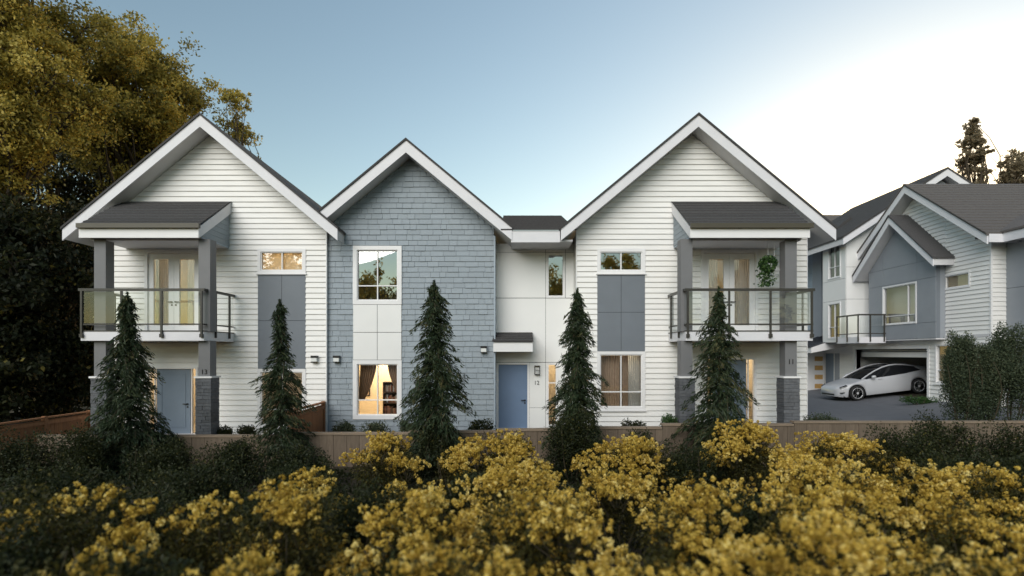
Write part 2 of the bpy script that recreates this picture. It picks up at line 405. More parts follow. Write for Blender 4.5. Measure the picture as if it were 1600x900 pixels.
# ------------------------------------------------------------------ the two white end houses (mirror images)
def end_house(cx, s, zbase, num, label, door_mat, low, upglass, y_split, low_glass):
    h = thing('townhouse', (cx, 0, zbase), label, 'house', 'attached townhouses')
    def X(*u): return sorted(cx + s*k for k in u)
    W = 3.69; zr = 10.05
    gab = (cx, zr - .41, MS)
    zb = -.1
    # openings: outside of trim
    up = (*X(-3.045, -1.495), 5.16, 5.96)
    lo = (*X(-3.045, -1.495), low[0], low[1])
    dd = (*X(.29, 2.13), 3.25, 5.93)
    en = (*X(.42, 2.08), zbase - .05, zbase + 2.16)
    holes_core = [hole(*up), hole(*lo), hole(*dd, trim=.07), hole(*en, trim=.05)]
    col = (*X(-3.045, -1.495), low[1], 5.16)
    holes_clad = [(o[0]+.01, o[1]-.01, o[2]+.01, o[3]-.01) for o in (up, lo, dd, en)] + [(col[0]+.01, col[1]-.01, col[2]-.02, col[3]+.02)]
    wl = backing('wall', cx-W, cx+W, zb, 6.2, 0, .2, holes_core, 'siding', h, gab)
    lap_rows('siding_board', cx-W, cx+W, zb, 6.2, 0, ROW, holes_clad, 'siding', wl, gab)
    for e in (-1, 1):                                       # corner boards
        box('corner_board', cx+e*W-.025 if e < 0 else cx+W-.001, cx+e*W+.001 if e < 0 else cx+W+.025, -.04, .06, zb, 6.55, 'white', h)
    box('side_wall', cx-W, cx-W+.15, .2, 9, zb, 6.5, 'siding', h); box('side_wall', cx+W-.15, cx+W, .2, 9, zb, 6.5, 'siding', h)
    box('rear_wall', cx-W, cx+W, 9, 9.2, zb, 6.5, 'siding', h)
    box('floor_slab', cx-W+.15, cx+W-.15, .2, 9, 2.8, 3.1, 'room', h); box('floor_slab', cx-W+.15, cx+W-.15, .2, 9, 6.2, 6.4, 'room', h)
    gable_roof(h, cx, zr, 4.26, 4.26, MS, -.66, 9.6)
    # windows and panels of the inner column
    c = cx + s*(-2.27)
    window(h, *up, 0, vbars=(c,), glass=upglass)
    hb = low[0] + .1 + (low[1]-low[0]-.2)*.29
    window(h, *lo, 0, vbars=(c,), hbars=(hb,), glass=low_glass)
    pb = box('panel_backing', col[0]+.005, col[1]-.005, -.012, -.002, col[2]+.005, col[3]-.005, 'dark', h)
    panels(pb, [col[0]+.004, c, col[1]-.004], [col[2]+.004, y_split, col[3]-.004], -.0125, 'panel_grey')
    # balcony door pair
    dj = MB(); x0, x1 = dd[0], dd[1]
    dj.box(x0, x0+.09, -.05, .1, 3.25, 5.93).box(x1-.09, x1, -.05, .1, 3.25, 5.93).box(x0+.09, x1-.09, -.05, .1, 5.82, 5.93)
    frame = dj.build('door_frame', 'white', h)
    mid = (x0+x1)/2
    for a, b in ((x0+.095, mid-.004), (mid+.004, x1-.095)):
        d = MB(); st = .17
        d.box(a, a+st, 0, .06, 3.26, 5.81).box(b-st, b, 0, .06, 3.26, 5.81).box(a+st, b-st, 0, .06, 5.63, 5.81).box(a+st, b-st, 0, .06, 3.26, 3.5)
        leaf = d.build('balcony_door', 'white', h)
        obj('pane', [(a+st, .03, 3.5), (b-st, .032, 3.5), (b-st, .03, 5.63), (a+st, .031, 5.63)], [(0, 1, 2, 3)], 'window_dim', leaf)
        lever(leaf, b-.06 if a < mid-.2 else a+.06, 0, 4.25, -1 if a < mid-.2 else 1)
    # entrance door with sidelights
    e0, e1 = en[0], en[1]; ez0, ez1 = zbase+.02, zbase+2.10
    f = MB().box(e0, e0+.06, -.05, .12, ez0, ez1+.06).box(e1-.06, e1, -.05, .12, ez0, ez1+.06).box(e0+.06, e1-.06, -.05, .12, ez1, ez1+.06).build('door_frame', 'white', h)
    l0, l1 = X(.68, 1.78)
    d = box('front_door', l0+.01, l1-.01, .02, .07, ez0, ez1-.004, door_mat, h)
    b = MB(); p0, p1, q0, q1 = l0+.16, l1-.16, ez0+.2, ez1-.16
    b.box(p0, p0+.018, .008, .02, q0, q1).box(p1-.018, p1, .008, .02, q0, q1).box(p0+.018, p1-.018, .008, .02, q1-.018, q1).box(p0+.018, p1-.018, .008, .02, q0, q0+.018)
    b.build('door_moulding', door_mat, d)
    lever(d, l1-.1 if s < 0 else l0+.1, .02, ez0+.95, -1 if s < 0 else 1)
    for a, b_ in ((e0+.06, l0-.03), (l1+.03, e1-.06)):
        sl = MB().box(a, a+.025, -.01, .08, ez0, ez1).box(b_-.025, b_, -.01, .08, ez0, ez1).build('sidelight', 'white', h)
        obj('pane', [(a+.025, .03, ez0), (b_-.025, .03, ez0), (b_-.025, .03, ez1), (a+.025, .03, ez1)], [(0, 1, 2, 3)], 'window_dim', sl)
    box('threshold', e0, e1, -.12, .12, ez0-.05, ez0-.004, 'soffit', h)
    # rooms behind the openings
    room(h, *X(-3.4, -.9), 3.15, 6.15, .21, 3, 'room'); room(h, *X(-.2, 2.7), 3.15, 6.15, .21, 3.2, 'warm')
    room(h, *X(-3.4, -.9), zb+.12, 2.75, .21, 3, 'room'); room(h, *X(.25, 2.3), zb+.12, 2.75, .21, 2.2, 'warm')
    # porch columns
    for u0, u1 in ((-.84, -.50), (2.21, 2.55)):
        x0, x1 = X(u0, u1); ya, yb = -1.60, -1.26
        cap_z = 1.93
        cb = box('column', x0, x1, ya, yb, 3.24, 5.94, 'column', h)
        lc = box('column', x0, x1, ya, yb, cap_z, 2.97, 'column', h)
        box('column_cap', x0-.09, x1+.09, ya-.09, yb+.09, cap_z-.055, cap_z-.001, 'white', lc)
        z = zb; k = 0
        while z < cap_z - .06:
            hh = random.choice((.075, .09, .11)); zt = min(z+hh, cap_z-.056); j = random.uniform(.0, .016); j2 = random.uniform(0, .016)
            cutx = random.uniform(x0+.05, x1-.05)
            for a, b_ in ((x0-.05-j, cutx-.003), (cutx+.003, x1+.05+j2)):
                jj = random.uniform(0, .018)
                box('stone', a, b_, ya-.05-jj, yb+.05+j, z+.003, zt-.003, 'stone', lc)
            z = zt
    xo0, xo1 = X(2.21, 2.55) if s > 0 else X(-.84, -.50)
    text_obj(num, .20, ((xo0+xo1)/2, -1.607, 2.29 if s > 0 else 1.99), 'black', h)
    # balcony
    b0, b1 = X(-.745, 2.935 if s > 0 else 2.82); yf = -1.75
    bal = box('balcony', b0, b1, yf, -.05, 2.965, 3.235, 'fascia', h)
    box('deck', b0+.02, b1-.02, yf+.02, -.05, 3.236, 3.25, 'soffit', bal)
    MB().box(b0-.015, b1+.015, yf-.015, yf+.015, 3.232, 3.262).box(b0-.015, b0+.015, yf+.015, -.05, 3.232, 3.262).box(b1-.015, b1+.015, yf+.015, -.05, 3.232, 3.262).build('drip_edge', 'rail', bal)
    rl = MB(); rl.box(b0-.04, b1+.04, yf-.055, yf+.02, 4.40, 4.475).box(b0-.04, b0+.035, yf+.02, -.05, 4.40, 4.475).box(b1-.035, b1+.04, yf+.02, -.05, 4.40, 4.475)
    rl.build('top_rail', 'rail', bal)
    br = MB(); br.box(b0, b1, yf-.035, yf-.005, 3.42, 3.46).box(b0-.005, b0+.025, yf+.0, -.05, 3.42, 3.46).box(b1-.025, b1+.005, yf+.0, -.05, 3.42, 3.46)
    br.build('bottom_rail', 'rail', bal)
    px = [b0+.05 + (b1-b0-.1)*i/3 for i in range(4)]
    for x in px:
        p = MB().box(x-.026, x+.026, yf-.06, yf-.016, 3.06, 4.40).box(x-.045, x+.045, yf-.075, yf-.0005, 3.06, 3.16); p.build('post', 'rail', bal)
    for xe, sg in ((b0, -1), (b1, 1)):
        for y in (-1.16, -.37):
            x = xe + sg*.0
            p = MB().box(x-.05 if sg < 0 else x+.001, x-.001 if sg < 0 else x+.05, y-.026, y+.026, 3.06, 4.40); p.build('post', 'rail', bal)
        ys = [yf+.04, -1.19, -1.13, -.40, -.34, -.08]
        for y0, y1 in ((ys[0], ys[1]), (ys[2], ys[3]), (ys[4], ys[5])):
            obj('glass_panel', [(xe, y0, 3.47), (xe, y1, 3.47), (xe, y1, 4.39), (xe, y0, 4.39)], [(0, 1, 2, 3)], 'balcony_glass', bal)
    for p, q in zip(px, px[1:]):
        obj('glass_panel', [(p+.03, yf-.02, 3.47), (q-.03, yf-.02+random.uniform(-.004, .004), 3.47), (q-.03, yf-.02, 4.39), (p+.03, yf-.02, 4.39)], [(0, 1, 2, 3)], 'balcony_glass', bal)
    # porch roof
    r0, r1 = X(-.645, 2.80); yf = -1.85; zf, zw = 6.25, 7.46
    pr = MB().prism_x([(yf+.05, 5.96), (-.03, 5.96), (-.03, 6.10), (-.03, zw-.03), (yf+.05, zf-.03)][::-1], r0+.10, r1-.10).build('porch_roof', 'soffit', h)
    box('fascia_board', r0, r1, yf, yf+.045, 5.925, zf, 'white', pr)
    for xa, xb in ((r0, r0+.045), (r1-.045, r1)):
        MB().prism_x([(yf+.046, 5.93), (-.02, zw-.36), (-.02, zw-.01), (yf+.046, zf-.005)][::-1], xa, xb).build('rake_board', 'fascia', pr)
    for xa, xb in ((r0+.06, r0+.099), (r1-.099, r1-.06)):
        ck = MB().prism_x([(yf+.25, 5.97), (-.045, 5.97), (-.045, zw-.2), (yf+.25, zf-.1)][::-1], xa, xb).build('cheek_wall', 'blue_siding', pr)
        for k in range(6):
            zc = 6.02+.16*k; ys = max(yf+.25, yf+.05+(zc+.16-zf+.1)/(zw-zf)*1.85)
            if ys < -.2: MB().prism_x([(ys, zc), (-.047, zc), (-.047, zc+.15), (ys, zc+.15)][::-1], xa-.012 if xa < (r0+r1)/2 else xb, xa if xa < (r0+r1)/2 else xb+.012).build('shingle_course', 'shingle', ck)
    box('gutter', r0-.01, r1+.06, yf-.10, yf-.002, zf-.055, zf+.075, 'gutter', pr)
    courses(pr, r0-.02, r1+.02, yf-.03, zf+.02, -.03, zw+.01, 9, 'roof')
    box('beam', r0+.12, r1-.12, -1.58, -1.30, 5.90, 5.959, 'soffit', pr)
    return h
LH = end_house(-9.665, -1, 0.0, '13', 'white clapboard townhouse with balcony beside the tall golden trees, number 13', 'door_grey', (.2, 2.1), 'window_dim', WZ(501, 17.5), 'window_dim')
RH = end_house(5.775, 1, 0.30, '11', 'white clapboard townhouse with hanging plant on its balcony, number 11 by the lane', 'door_grey', (.77, 2.66), 'window', WZ(488, 17.5), 'window_dim')
# blinds behind the cream upper window of the left house
box('blind', -9.665+1.5, -9.665+3.05, .13, .14, 5.2, 5.9, 'blind', LH)

# ------------------------------------------------------------------ middle house: blue shingled gable and white recessed entrance
def middle_house():
    h = thing('townhouse', (-2, .5, .05), 'blue shingled middle townhouse with white panelled entrance, number 12', 'house', 'attached townhouses')
    y = .12; x0, x1 = -5.975, -.585; a = -3.31; zr = 9.32; zb = -.1
    gab = (a, zr - .41, MS)
    up = (-5.14, -3.565, 4.18, 6.07); lo = (-5.14, -3.565, .465, 2.38); col = (-5.14, -3.565, 2.38, 4.18)
    core = [hole(*up, trim=.15), hole(*lo, trim=.15)]
    clad = [(o[0]+.01, o[1]-.01, o[2]-.0, o[3]+.0) for o in (up, lo, col)]
    clad[2] = (col[0]+.01, col[1]-.01, col[2]-.02, col[3]+.02)
    wl = backing('wall', x0, x1, zb, 6.3, y, y+.2, core, 'panel_grey', h, gab)
    # shingles: irregular widths, every course; the largest stay single objects
    rng = random.Random(3); pieces = []
    z = zb
    while z < gab[1] - .03:
        zt = min(z+ROW, gab[1])
        x = x0 - rng.uniform(0, .3)
        while x < x1:
            w = rng.choice((.2, .25, .3, .36, .42, .5)); a0, b0 = max(x, x0)+.004, min(x+w, x1)-.004
            if b0 - a0 > .03:
                for p, q in bands(z, zt, clad):
                    hs = [(k[0], k[1]) for k in clad if k[2] < q-1e-5 and k[3] > p+1e-5]
                    for aa, bb in cut(a0, b0, hs):
                        pl, pr = clip_x(aa, bb, p, gab); ql, qr = clip_x(aa, bb, q, gab)
                        if pr - pl < .02 or q - p < .01: continue
                        if qr < ql: ql = qr = min(max((ql+qr)/2, pl), pr)
                        t = .030 + rng.uniform(-.006, .008); dz = rng.uniform(-.006, .006) if p == z else 0
                        tp, tq = t*(1-.75*(p-z)/ROW), t*(1-.75*(q-z)/ROW)
                        pieces.append(((pr-pl)*(q-p), [(pl, y-tp, p+dz), (pr, y-tp, p+dz), (pr, y, p), (pl, y, p), (ql, y-tq, q), (qr, y-tq, q), (qr, y, q), (ql, y, q)]))
            x += w
        z = zt
    pieces.sort(key=lambda k: -k[0]); rest = MB()
    for i, (ar, v) in enumerate(pieces):
        if i < 300: obj('shingle', v, BF, 'shingle', wl)
        else: rest.add(v, BF)
    rest.build('small_shingles', 'shingle', wl, kind='stuff')
    box('corner_board', x1-.002, x1+.045, y-.04, .86, zb, 6.4, 'blue_siding', h)
    c = WX(590, 17.62)
    window(h, *up, y, trim=.13, vbars=(c,), hbars=(WZ(446.6, 17.62),), glass='window', proud=.06, sill=False)
    window(h, *lo, y, trim=.13, vbars=(c,), hbars=(WZ(625, 17.62),), glass='window_dim', proud=.06, sill=False)
    pb = box('panel_backing', col[0]+.005, col[1]-.005, y-.03, y-.002, col[2]+.002, col[3]-.002, 'dark', h)
    panels(pb, [col[0]+.001, c, col[1]-.001], [col[2]+.004, WZ(519.4, 17.62), col[3]-.004], y-.031, 'panel_white', gap=.016)
    room(h, -5.6, -2.9, 3.15, 6.25, y+.21, 3, 'room'); room(h, -5.95, -2.7, .1, 2.75, y+.21, 2.6, 'warm')
    gable_roof(h, a, zr, 2.72, 3.31, MS, -.53, 9.6, off=.45)
    # recessed white panel wall
    y = .85; d = 18.35
    rx0, rx1 = -.62, 2.085; zt = 6.3
    win = (WX(853.5, d), WX(883, d), WZ(466, d)+.01, WZ(395.5, d)); side = (WX(853.5, d), WX(872, d), .12, WZ(566, d)-.01); door = (WX(773.5, d), WX(827, d), .04, WZ(566, d)-.01)
    holes = [hole(*win, trim=.05), hole(*side, trim=.05), (door[0]+.02, door[1]-.02, 0, door[3]-.02)]
    wb = backing('wall', rx0, rx1, 0, zt, y, y+.2, holes, 'dark', h)
    ch = [(o[0]+.004, o[1]-.004, o[2]+.004, o[3]-.004) for o in (win, side, door)]
    v1, v2 = WX(852.5, d), WX(883.4, d)
    panels(wb, [rx0, v1, v2, rx1], [WZ(394.5, d), zt], y, 'panel_white', holes=ch)
    panels(wb, [rx0, v1, v2, rx1], [WZ(466, d), WZ(394.5, d)], y, 'panel_white', holes=ch)
    panels(wb, [rx0, v1, rx1], [WZ(566, d), WZ(466, d)], y, 'panel_white', holes=ch)
    panels(wb, [rx0, door[0]+.001, door[1]-.001, v1, rx1], [0.0, WZ(637, d), WZ(566, d)], y, 'panel_white', holes=ch)
    window(h, *win, y, trim=.05, glass='window', proud=.03, sill=False)
    window(h, *side, y, trim=.05, hbars=(.95, 1.6), glass='window_dim', proud=.03, sill=False)
    room(h, v1-.8, rx1-.05, .02, 2.7, y+.21, 1.6, 'warm'); room(h, v1-1.2, rx1-.05, 3.0, 6.2, y+.21, 2.5, 'room')
    dz0, dz1 = .08, WZ(569.5, d)
    f = MB().box(door[0], door[0]+.115, y-.045, y+.1, .03, door[3]).box(door[1]-.065, door[1], y-.045, y+.1, .03, door[3]).box(door[0]+.115, door[1]-.065, y-.045, y+.1, dz1, door[3])
    f.build('door_frame', 'white', h)
    dl = box('front_door', door[0]+.117, door[1]-.067, y+.01, y+.06, dz0, dz1-.003, 'door_blue', h)
    lever(dl, door[1]-.15, y+.01, 1.02, -1)
    box('threshold', door[0], door[1], y-.1, y+.1, .03, dz0-.004, 'soffit', h)
    text_obj('12', .19, (WX(838.5, d), y-.024, WZ(601, d)), 'black', h)
    # canopy over the door
    cx0, cx1 = -.60, .665
    cn = MB().box(cx0, cx1, -.08, y-.022, 2.65, 2.95).build('door_canopy', 'white', h)
    MB().prism_x([(-.10, 2.951), (y-.022, 2.951), (y-.022, 3.27), (-.10, 2.99)][::-1], cx0+.02, cx1-.02).build('canopy_cheek', 'roof', cn)
    courses(cn, cx0-.03, cx1+.02, -.13, 2.965, y-.022, 3.30, 4, 'roof', t=.045)
    # low roof over the recess
    fr = MB().box(-.03, 1.50, -.50, -.455, 6.07, 6.44).build('recess_fascia', 'fascia', h)
    box('recess_soffit', -.02, 1.9, -.454, y, 6.10, 6.16, 'soffit', h)
    courses(fr, -.35, 2.0, -.54, 6.44, 4.7, 8.20, 26, 'roof', joined=True)
    return h
MH = middle_house()

# ------------------------------------------------------------------ fittings on the facades
wall_lamp(WX(493, 17.5), -.035, WZ(561, 17.5), 'small square wall lamp on white siding right of the second conifer')
wall_lamp(WX(527, 17.6), .085, WZ(561, 17.6), 'small square wall lamp on blue shingles left of the lit window')
wall_lamp(WX(756, 17.6), .085, WZ(546, 17.6), 'small square wall lamp on blue shingles beside the door canopy')
def lantern():
    d = 18.3; x0, x1, z0, z1 = WX(835, d), WX(843.5, d), WZ(584.5, d), WZ(572, d); y = .83
    t = thing('entrance_lantern', (x0, y, z0), 'black framed rectangular lantern above the number 12', 'lamp')
    b = MB(); e = .016
    for xa, xb in ((x0, x0+e), (x1-e, x1)):
        for ya, yb in ((y-.12, y-.12+e), (y-.02, y-.001)): b.box(xa, xb, ya, yb, z0, z1)
    b.box(x0, x1, y-.12, y-.001, z1, z1+e).box(x0, x1, y-.12, y-.001, z0-e, z0)
    b.box(x0+e, x1-e, y-.12, y-.105, (z0+z1)/2-e/2, (z0+z1)/2+e/2).build('frame', 'black', t)
    MB().tube([((x0+x1)/2, y-.06, z0), ((x0+x1)/2, y-.06, z0+.15)], .02, 8).build('bulb', 'lamp_white', t)
lantern()

def curtain(name, pts_top, pts_bot, y, label, mat, folds=9, group=None, tie=None):
    """pleated cloth between two x ranges: pts_top=(x0,x1,z), pts_bot=(x0,x1,z)"""
    n = folds*6; v = []; nz = 14
    for k in range(nz+1):
        f = k/nz; x0 = pts_top[0]+(pts_bot[0]-pts_top[0])*f**1.6; x1 = pts_top[1]+(pts_bot[1]-pts_top[1])*f**1.6
        z = pts_top[2]+(pts_bot[2]-pts_top[2])*f
        for i in range(n+1):
            t = i/n; v.append((x0+(x1-x0)*t, y+.03*math.sin(t*folds*2*math.pi)+.006*math.sin(t*31+k), z))
    f = [(k*(n+1)+i, k*(n+1)+i+1, (k+1)*(n+1)+i+1, (k+1)*(n+1)+i) for k in range(nz) for i in range(n)]
    o = obj(name, v, f, mat, smooth=True); return tag(o, label, 'curtain', group)
c = WX(590, 17.62)
curtain('curtain', (-5.0, c-.1, 2.28), (-5.05, -4.86, 1.05), .42, 'brown curtain drawn aside at left in the lit blue house window', 'curtain', 7)
curtain('curtain', (c+.25, -3.68, 2.28), (-3.78, -3.62, 1.25), .42, 'brown curtain drawn aside at right in the lit blue house window', 'curtain', 6)
curtain('curtain', (2.80, 3.52, 2.6), (2.80, 3.52, .8), .35, 'brown curtain at left behind the lower window of the number 11 house', 'curtain_beige', 9)
curtain('curtain', (3.62, 3.80, 2.6), (3.62, 3.80, .8), .35, 'narrow brown curtain beside the pale one in the number 11 house', 'curtain_beige', 3)
curtain('curtain', (3.82, 4.20, 2.6), (3.82, 4.20, .8), .36, 'pale white curtain behind the lower window of the number 11 house', 'curtain_white', 6)
for i, (cx, s) in enumerate(((-9.665, -1), (5.775, 1))):
    for a, b, w in ((.42, .95, 'outer' if s < 0 else 'inner'), (1.5, 2.0, 'inner')):
        x0, x1 = sorted((cx+s*a, cx+s*b))
        side_ = 'left' if x0 < cx+s*1.2 - .01 else 'right'
        curtain('curtain', (x0, x1, 5.8), (x0, x1, 3.3), .3, f'pale curtain at the {side_} behind the balcony doors of the {"left" if s < 0 else "right"} white house', 'curtain_white', 7)
def bookshelf():
    x0, x1, y0, y1, z0, z1 = -4.42, -3.85, 1.1, 1.5, .12, 1.62
    t = thing('bookshelf', (x0, y0, z0), 'dark wooden bookshelf inside the lit window of the blue house', 'bookshelf')
    MB().box(x0, x0+.03, y0, y1, z0, z1).box(x1-.03, x1, y0, y1, z0, z1).box(x0+.03, x1-.03, y1-.02, y1, z0, z1).build('case', 'wood', t)
    for z in (z0, .5, .88, 1.26, z1-.03): box('shelf', x0+.031, x1-.031, y0, y1-.021, z, z+.03, 'wood', t)
    rng = random.Random(5)
    for z in (.53, .91, 1.29):
        x = x0+.05
        while x < x1-.1:
            w = rng.uniform(.025, .05); hh = rng.uniform(.18, .28)
            o = box('book', x, x+w-.003, y0+.06, y0+.24, z+.001, z+hh, rng.choice(('book_a', 'wood', 'curtain_white', 'curtain')))
            tag(o, 'small book standing on the bookshelf behind the lit window', 'book', 'books on the lit bookshelf'); x += w
bookshelf()
def picture():
    y = 2.92; x0, x1 = -5.80, -5.32
    t = thing('picture_frame', (x0, y, 1.0), 'dark picture frame on the warm wall behind the lit window', 'picture')
    MB().box(x0, x1, y-.03, y, 1.0, 1.04).box(x0, x1, y-.03, y, 1.66, 1.7).box(x0, x0+.04, y-.03, y, 1.04, 1.66).box(x1-.04, x1, y-.03, y, 1.04, 1.66).build('frame', 'black', t)
    box('canvas', x0+.041, x1-.041, y-.02, y-.002, 1.041, 1.659, 'curtain_beige', t)
picture()
def interior_lamp(x, y, z, e, label):
    t = thing('ceiling_lamp', (x, y, z), label, 'lamp')
    MB().tube([(x, y, z+.02), (x, y, z+.05)], .16, 16).build('base', 'white', t)
    l = bpy.data.lights.new('lamp_light', 'POINT'); l.energy = e; l.color = (1, .82, .58); l.shadow_soft_size = .12
    lo = bpy.data.objects.new('lamp_light', l); COL.objects.link(lo); lo.location = (x, y, z-.12); attach(lo, t)
interior_lamp(-4.6, 1.9, 2.68, 75, 'round ceiling lamp in the lit room of the blue house')
interior_lamp(1.2, 1.7, 2.63, 14, 'round ceiling lamp in the hall behind the blue door')
interior_lamp(-9.665-1.25, 1.2, 2.68, 22, 'round ceiling lamp in the hall of the left white house')
interior_lamp(5.775+1.25, 1.2, 2.68, 16, 'round ceiling lamp in the hall of the right white house')
interior_lamp(-9.665+2.2, 1.2, 2.68, 16, 'round ceiling lamp behind the lower window of the left white house')
interior_lamp(5.775+1.2, 1.6, 6.05, 8, 'round ceiling lamp behind the balcony doors of the right white house')
interior_lamp(-9.665-1.2, 1.6, 6.05, 13, 'round ceiling lamp behind the balcony doors of the left white house')
interior_lamp(5.775-2.2, .75, 2.68, 9, 'added unseen lamp brightening the brown curtains of the right white house')  # unseen lamp put in to brighten the curtains
interior_lamp(-9.665+2.2, 1.2, 6.05, 36, 'round ceiling lamp behind the cream upper window of the left white house')

# ------------------------------------------------------------------ houses along the lane (facade frame: x towards the viewer, y = east)
XF = Matrix(((0, 1, 0, 0), (-1, 0, 0, 0), (0, 0, 1, 0), (0, 0, 0, 1)))     # local (u, v, z) -> world (v, -u, z)
def U(d): return CAM_D - d
def lane_house_near():
    h = thing('lane_house', (20, U(24)*-1, .7), 'grey and white house on the lane with the open garage', 'house', 'houses along the lane')
    X0 = 17.8; zb = .4; a = U(23.85)
    n0, n1 = U(27.6), U(20.2)
    gar = (U(28.1), U(23.28), .3, 2.80)
    w2 = (U(22.8)-.05, U(21.7), 1.32, 3.0)
    w1 = (U(22.4), U(21.1), 5.18, 5.82)
    gab = (a, 10.02-.41, .737)
    bay = (U(26.5), U(22.3))
    core = [gar, hole(*w2, trim=.08), hole(*w1, trim=.07)]
    wl = backing('wall', U(28.4), n1, zb, 3.25, X0, X0+.2, [gar, hole(*w2, trim=.08)], 'siding', h)
    wu = backing('wall', n0, n1, 3.25, 7.0, X0, X0+.2, [hole(*w1, trim=.07)], 'siding', h, gab)
    hc = [(gar[0]-.15, gar[1]+.12, 0, 3.0), (w2[0]+.01, w2[1]-.01, w2[2]+.01, w2[3]-.01), (w1[0]+.01, w1[1]-.01, w1[2]+.01, w1[3]-.01)]
    lap_rows('siding', U(28.4), n1, zb, 3.25, X0, ROW, hc, 'siding', wl, joined=True)
    lap_rows('siding', bay[1], n1, 3.33, 7.0, X0, ROW, hc, 'siding', wu, gab, joined=True)
    lap_rows('siding', n0, bay[1], 6.3, 7.0, X0, ROW, hc, 'siding', wu, gab, joined=True)
    box('band_board', bay[1], n1+.03, X0-.05, X0-.001, 3.22, 3.328, 'soffit', h)
    window(h, *w1, X0, trim=.07, glass='window_dim', sill=False); box('blind', w1[0]+.05, w1[1]-.05, X0+.12, X0+.13, w1[2]+.05, w1[3]-.05, 'blind', h)
    window(h, *w2, X0, trim=.08, hbars=(1.9,), glass='window_dim'); box('blind', w2[0]+.05, w2[1]-.05, X0+.12, X0+.13, w2[2]+.05, w2[3]-.05, 'blind', h)
    # end wall towards the viewer
    box('end_wall', n1-.15, n1, X0+.2, 18.35, zb, 7.0, 'siding', h)
    b = MB(); z = zb
    while z < 7.0:
        b.add([(n1+.034, X0, z), (n1+.034, 18.35, z), (n1, 18.35, z), (n1, X0, z), (n1+.008, X0, z+ROW), (n1+.008, 18.35, z+ROW), (n1, 18.35, z+ROW), (n1, X0, z+ROW)], BF); z += ROW
    b.build('siding', 'siding', h, kind='stuff')
    box('corner_board', n1-.03, n1+.045, X0-.045, X0+.02, zb, 6.9, 'white', h)
    gable_roof(h, a, 10.02, 4.1, 4.15, .737, 17.2, 34, off=.40, cover='roof_warm')
    courses_near = MB()
    for i in range(19):                                            # visible near slope, stepped courses
        f0, f1 = i/19, (i+1.1)/19
        u0, u1 = a+4.18*(1-f0), a+4.18*(1-f1); z0, z1 = 10.02-.737*4.18*(1-f0), 10.02-.737*4.18*(1-min(f1, 1))
        if i == 18: u1 = a
        courses_near.add([(u0, 17.13, z0+.045), (u0, 34, z0+.045), (u0, 34, z0), (u0, 17.13, z0), (u1, 17.13, z1+.012), (u1, 34, z1+.012), (u1, 34, z1-.005), (u1, 17.13, z1-.005)], BF)
    courses_near.build('roof_courses', 'roof_warm', h, kind='stuff')
    box('eave_fascia', a+4.15, a+4.19, 17.25, 34, 6.62, 6.92, 'fascia', h)
    # grey bay with its own small gable
    bx = 17.4; ba = (bay[0]+bay[1])/2
    bw = (U(25.5), U(23.36), 3.89, 5.69)
    bgab = (ba, 8.8-.40, .9)
    bh = [hole(*bw, trim=.06)]
    bb = backing('bay_wall', bay[0], bay[1], 3.22, 6.4, bx, bx+.15, bh, 'panel_grey', h, bgab)
    cl = [(bw[0]+.004, bw[1]-.004, bw[2]+.004, bw[3]-.004)]
    for p, q in ((bay[0]+.002, bw[0]), (bw[0], bw[1]), (bw[1], bay[1]-.002)):
        for r, u in ((3.23, bw[2]), (bw[2], 5.75), (5.75, 6.5)):
            panels(bb, [p, q], [r, u], bx, 'panel_blue', holes=cl, gap=.014)
    def gl(u, off=.01): return bgab[1] - .9*abs(u-ba) - off
    for p, q in ((bay[0]+.002, bw[0]), (bw[0], bw[1]), (bw[1], bay[1]-.002)):
        p_, q_ = p+.007, q-.007
        poly = [(p_, 6.507), (q_, 6.507), (q_, max(gl(q_), 6.51))] + ([(ba, gl(ba))] if p_ < ba < q_ else []) + [(p_, max(gl(p_), 6.51))]
        MB().prism_y(poly, bx-.02, bx).build('panel', 'panel_blue', bb)
    box('bay_floor', bay[0], bay[1], bx-.02, X0, 3.17, 3.219, 'soffit', h)
    box('bay_side', bay[1]-.1, bay[1]-.001, bx+.15, X0, 3.22, 6.6, 'panel_blue', h); box('bay_side', bay[0]+.001, bay[0]+.1, bx+.15, X0, 3.22, 6.6, 'panel_blue', h)
    window(h, *bw, bx, trim=.06, vbars=(U(23.9),), hbars=(4.3,), glass='window_dim', sill=False)
    room(h, bw[0]-.3, bw[1]+.3, 3.3, 6.2, bx+.2, 3, 'room')
    gable_roof(h, ba, 8.8, 2.55, 2.55, .9, 16.9, 18.6, off=.40)
    # garage
    g0, g1 = gar[0], gar[1]
    MB().box(g0-.15, g0, X0-.05, X0+.2, .5, 2.95).box(g1, g1+.12, X0-.05, X0+.2, .5, 2.95).box(g0, g1, X0-.05, X0+.2, 2.80, 2.95).build('garage_frame', 'white', h)
    room(h, g0-.4, g1+.4, -.2, 3.15, X0+.21, 6.2, 'garage')
    gd = box('garage_door', g0+.02, g1-.02, X0+.24, X0+.29, 2.42, 2.66, 'white', h)
    for k in range(3): box('door_section', g0+.02, g1-.02, X0+.32+.6*k, X0+.9+.6*k, 2.70+.03*k, 2.74+.03*k, 'white', gd)
    # grey wing nearer to the viewer
    wg = backing('wing_wall', n1, U(12), zb, 6.9, 18.35, 18.5, [], 'dark', h)
    panels(wg, [n1+.01, U(17.5), U(14.8), U(12)], [zb, 3.3, 5.0, 6.9], 18.35, 'panel_blue', gap=.014)
    er = MB().prism_y([(n1+.3, 6.62), (U(11), 6.62), (U(11), 6.95), (n1+.3, 6.95)], 17.75, 17.79).build('wing_fascia', 'fascia', h)
    MB().prism_y([(n1+.2, 6.68), (U(11), 6.68), (U(11), 6.72), (n1+.2, 6.72)], 17.791, 18.6).build('wing_soffit', 'soffit', er)
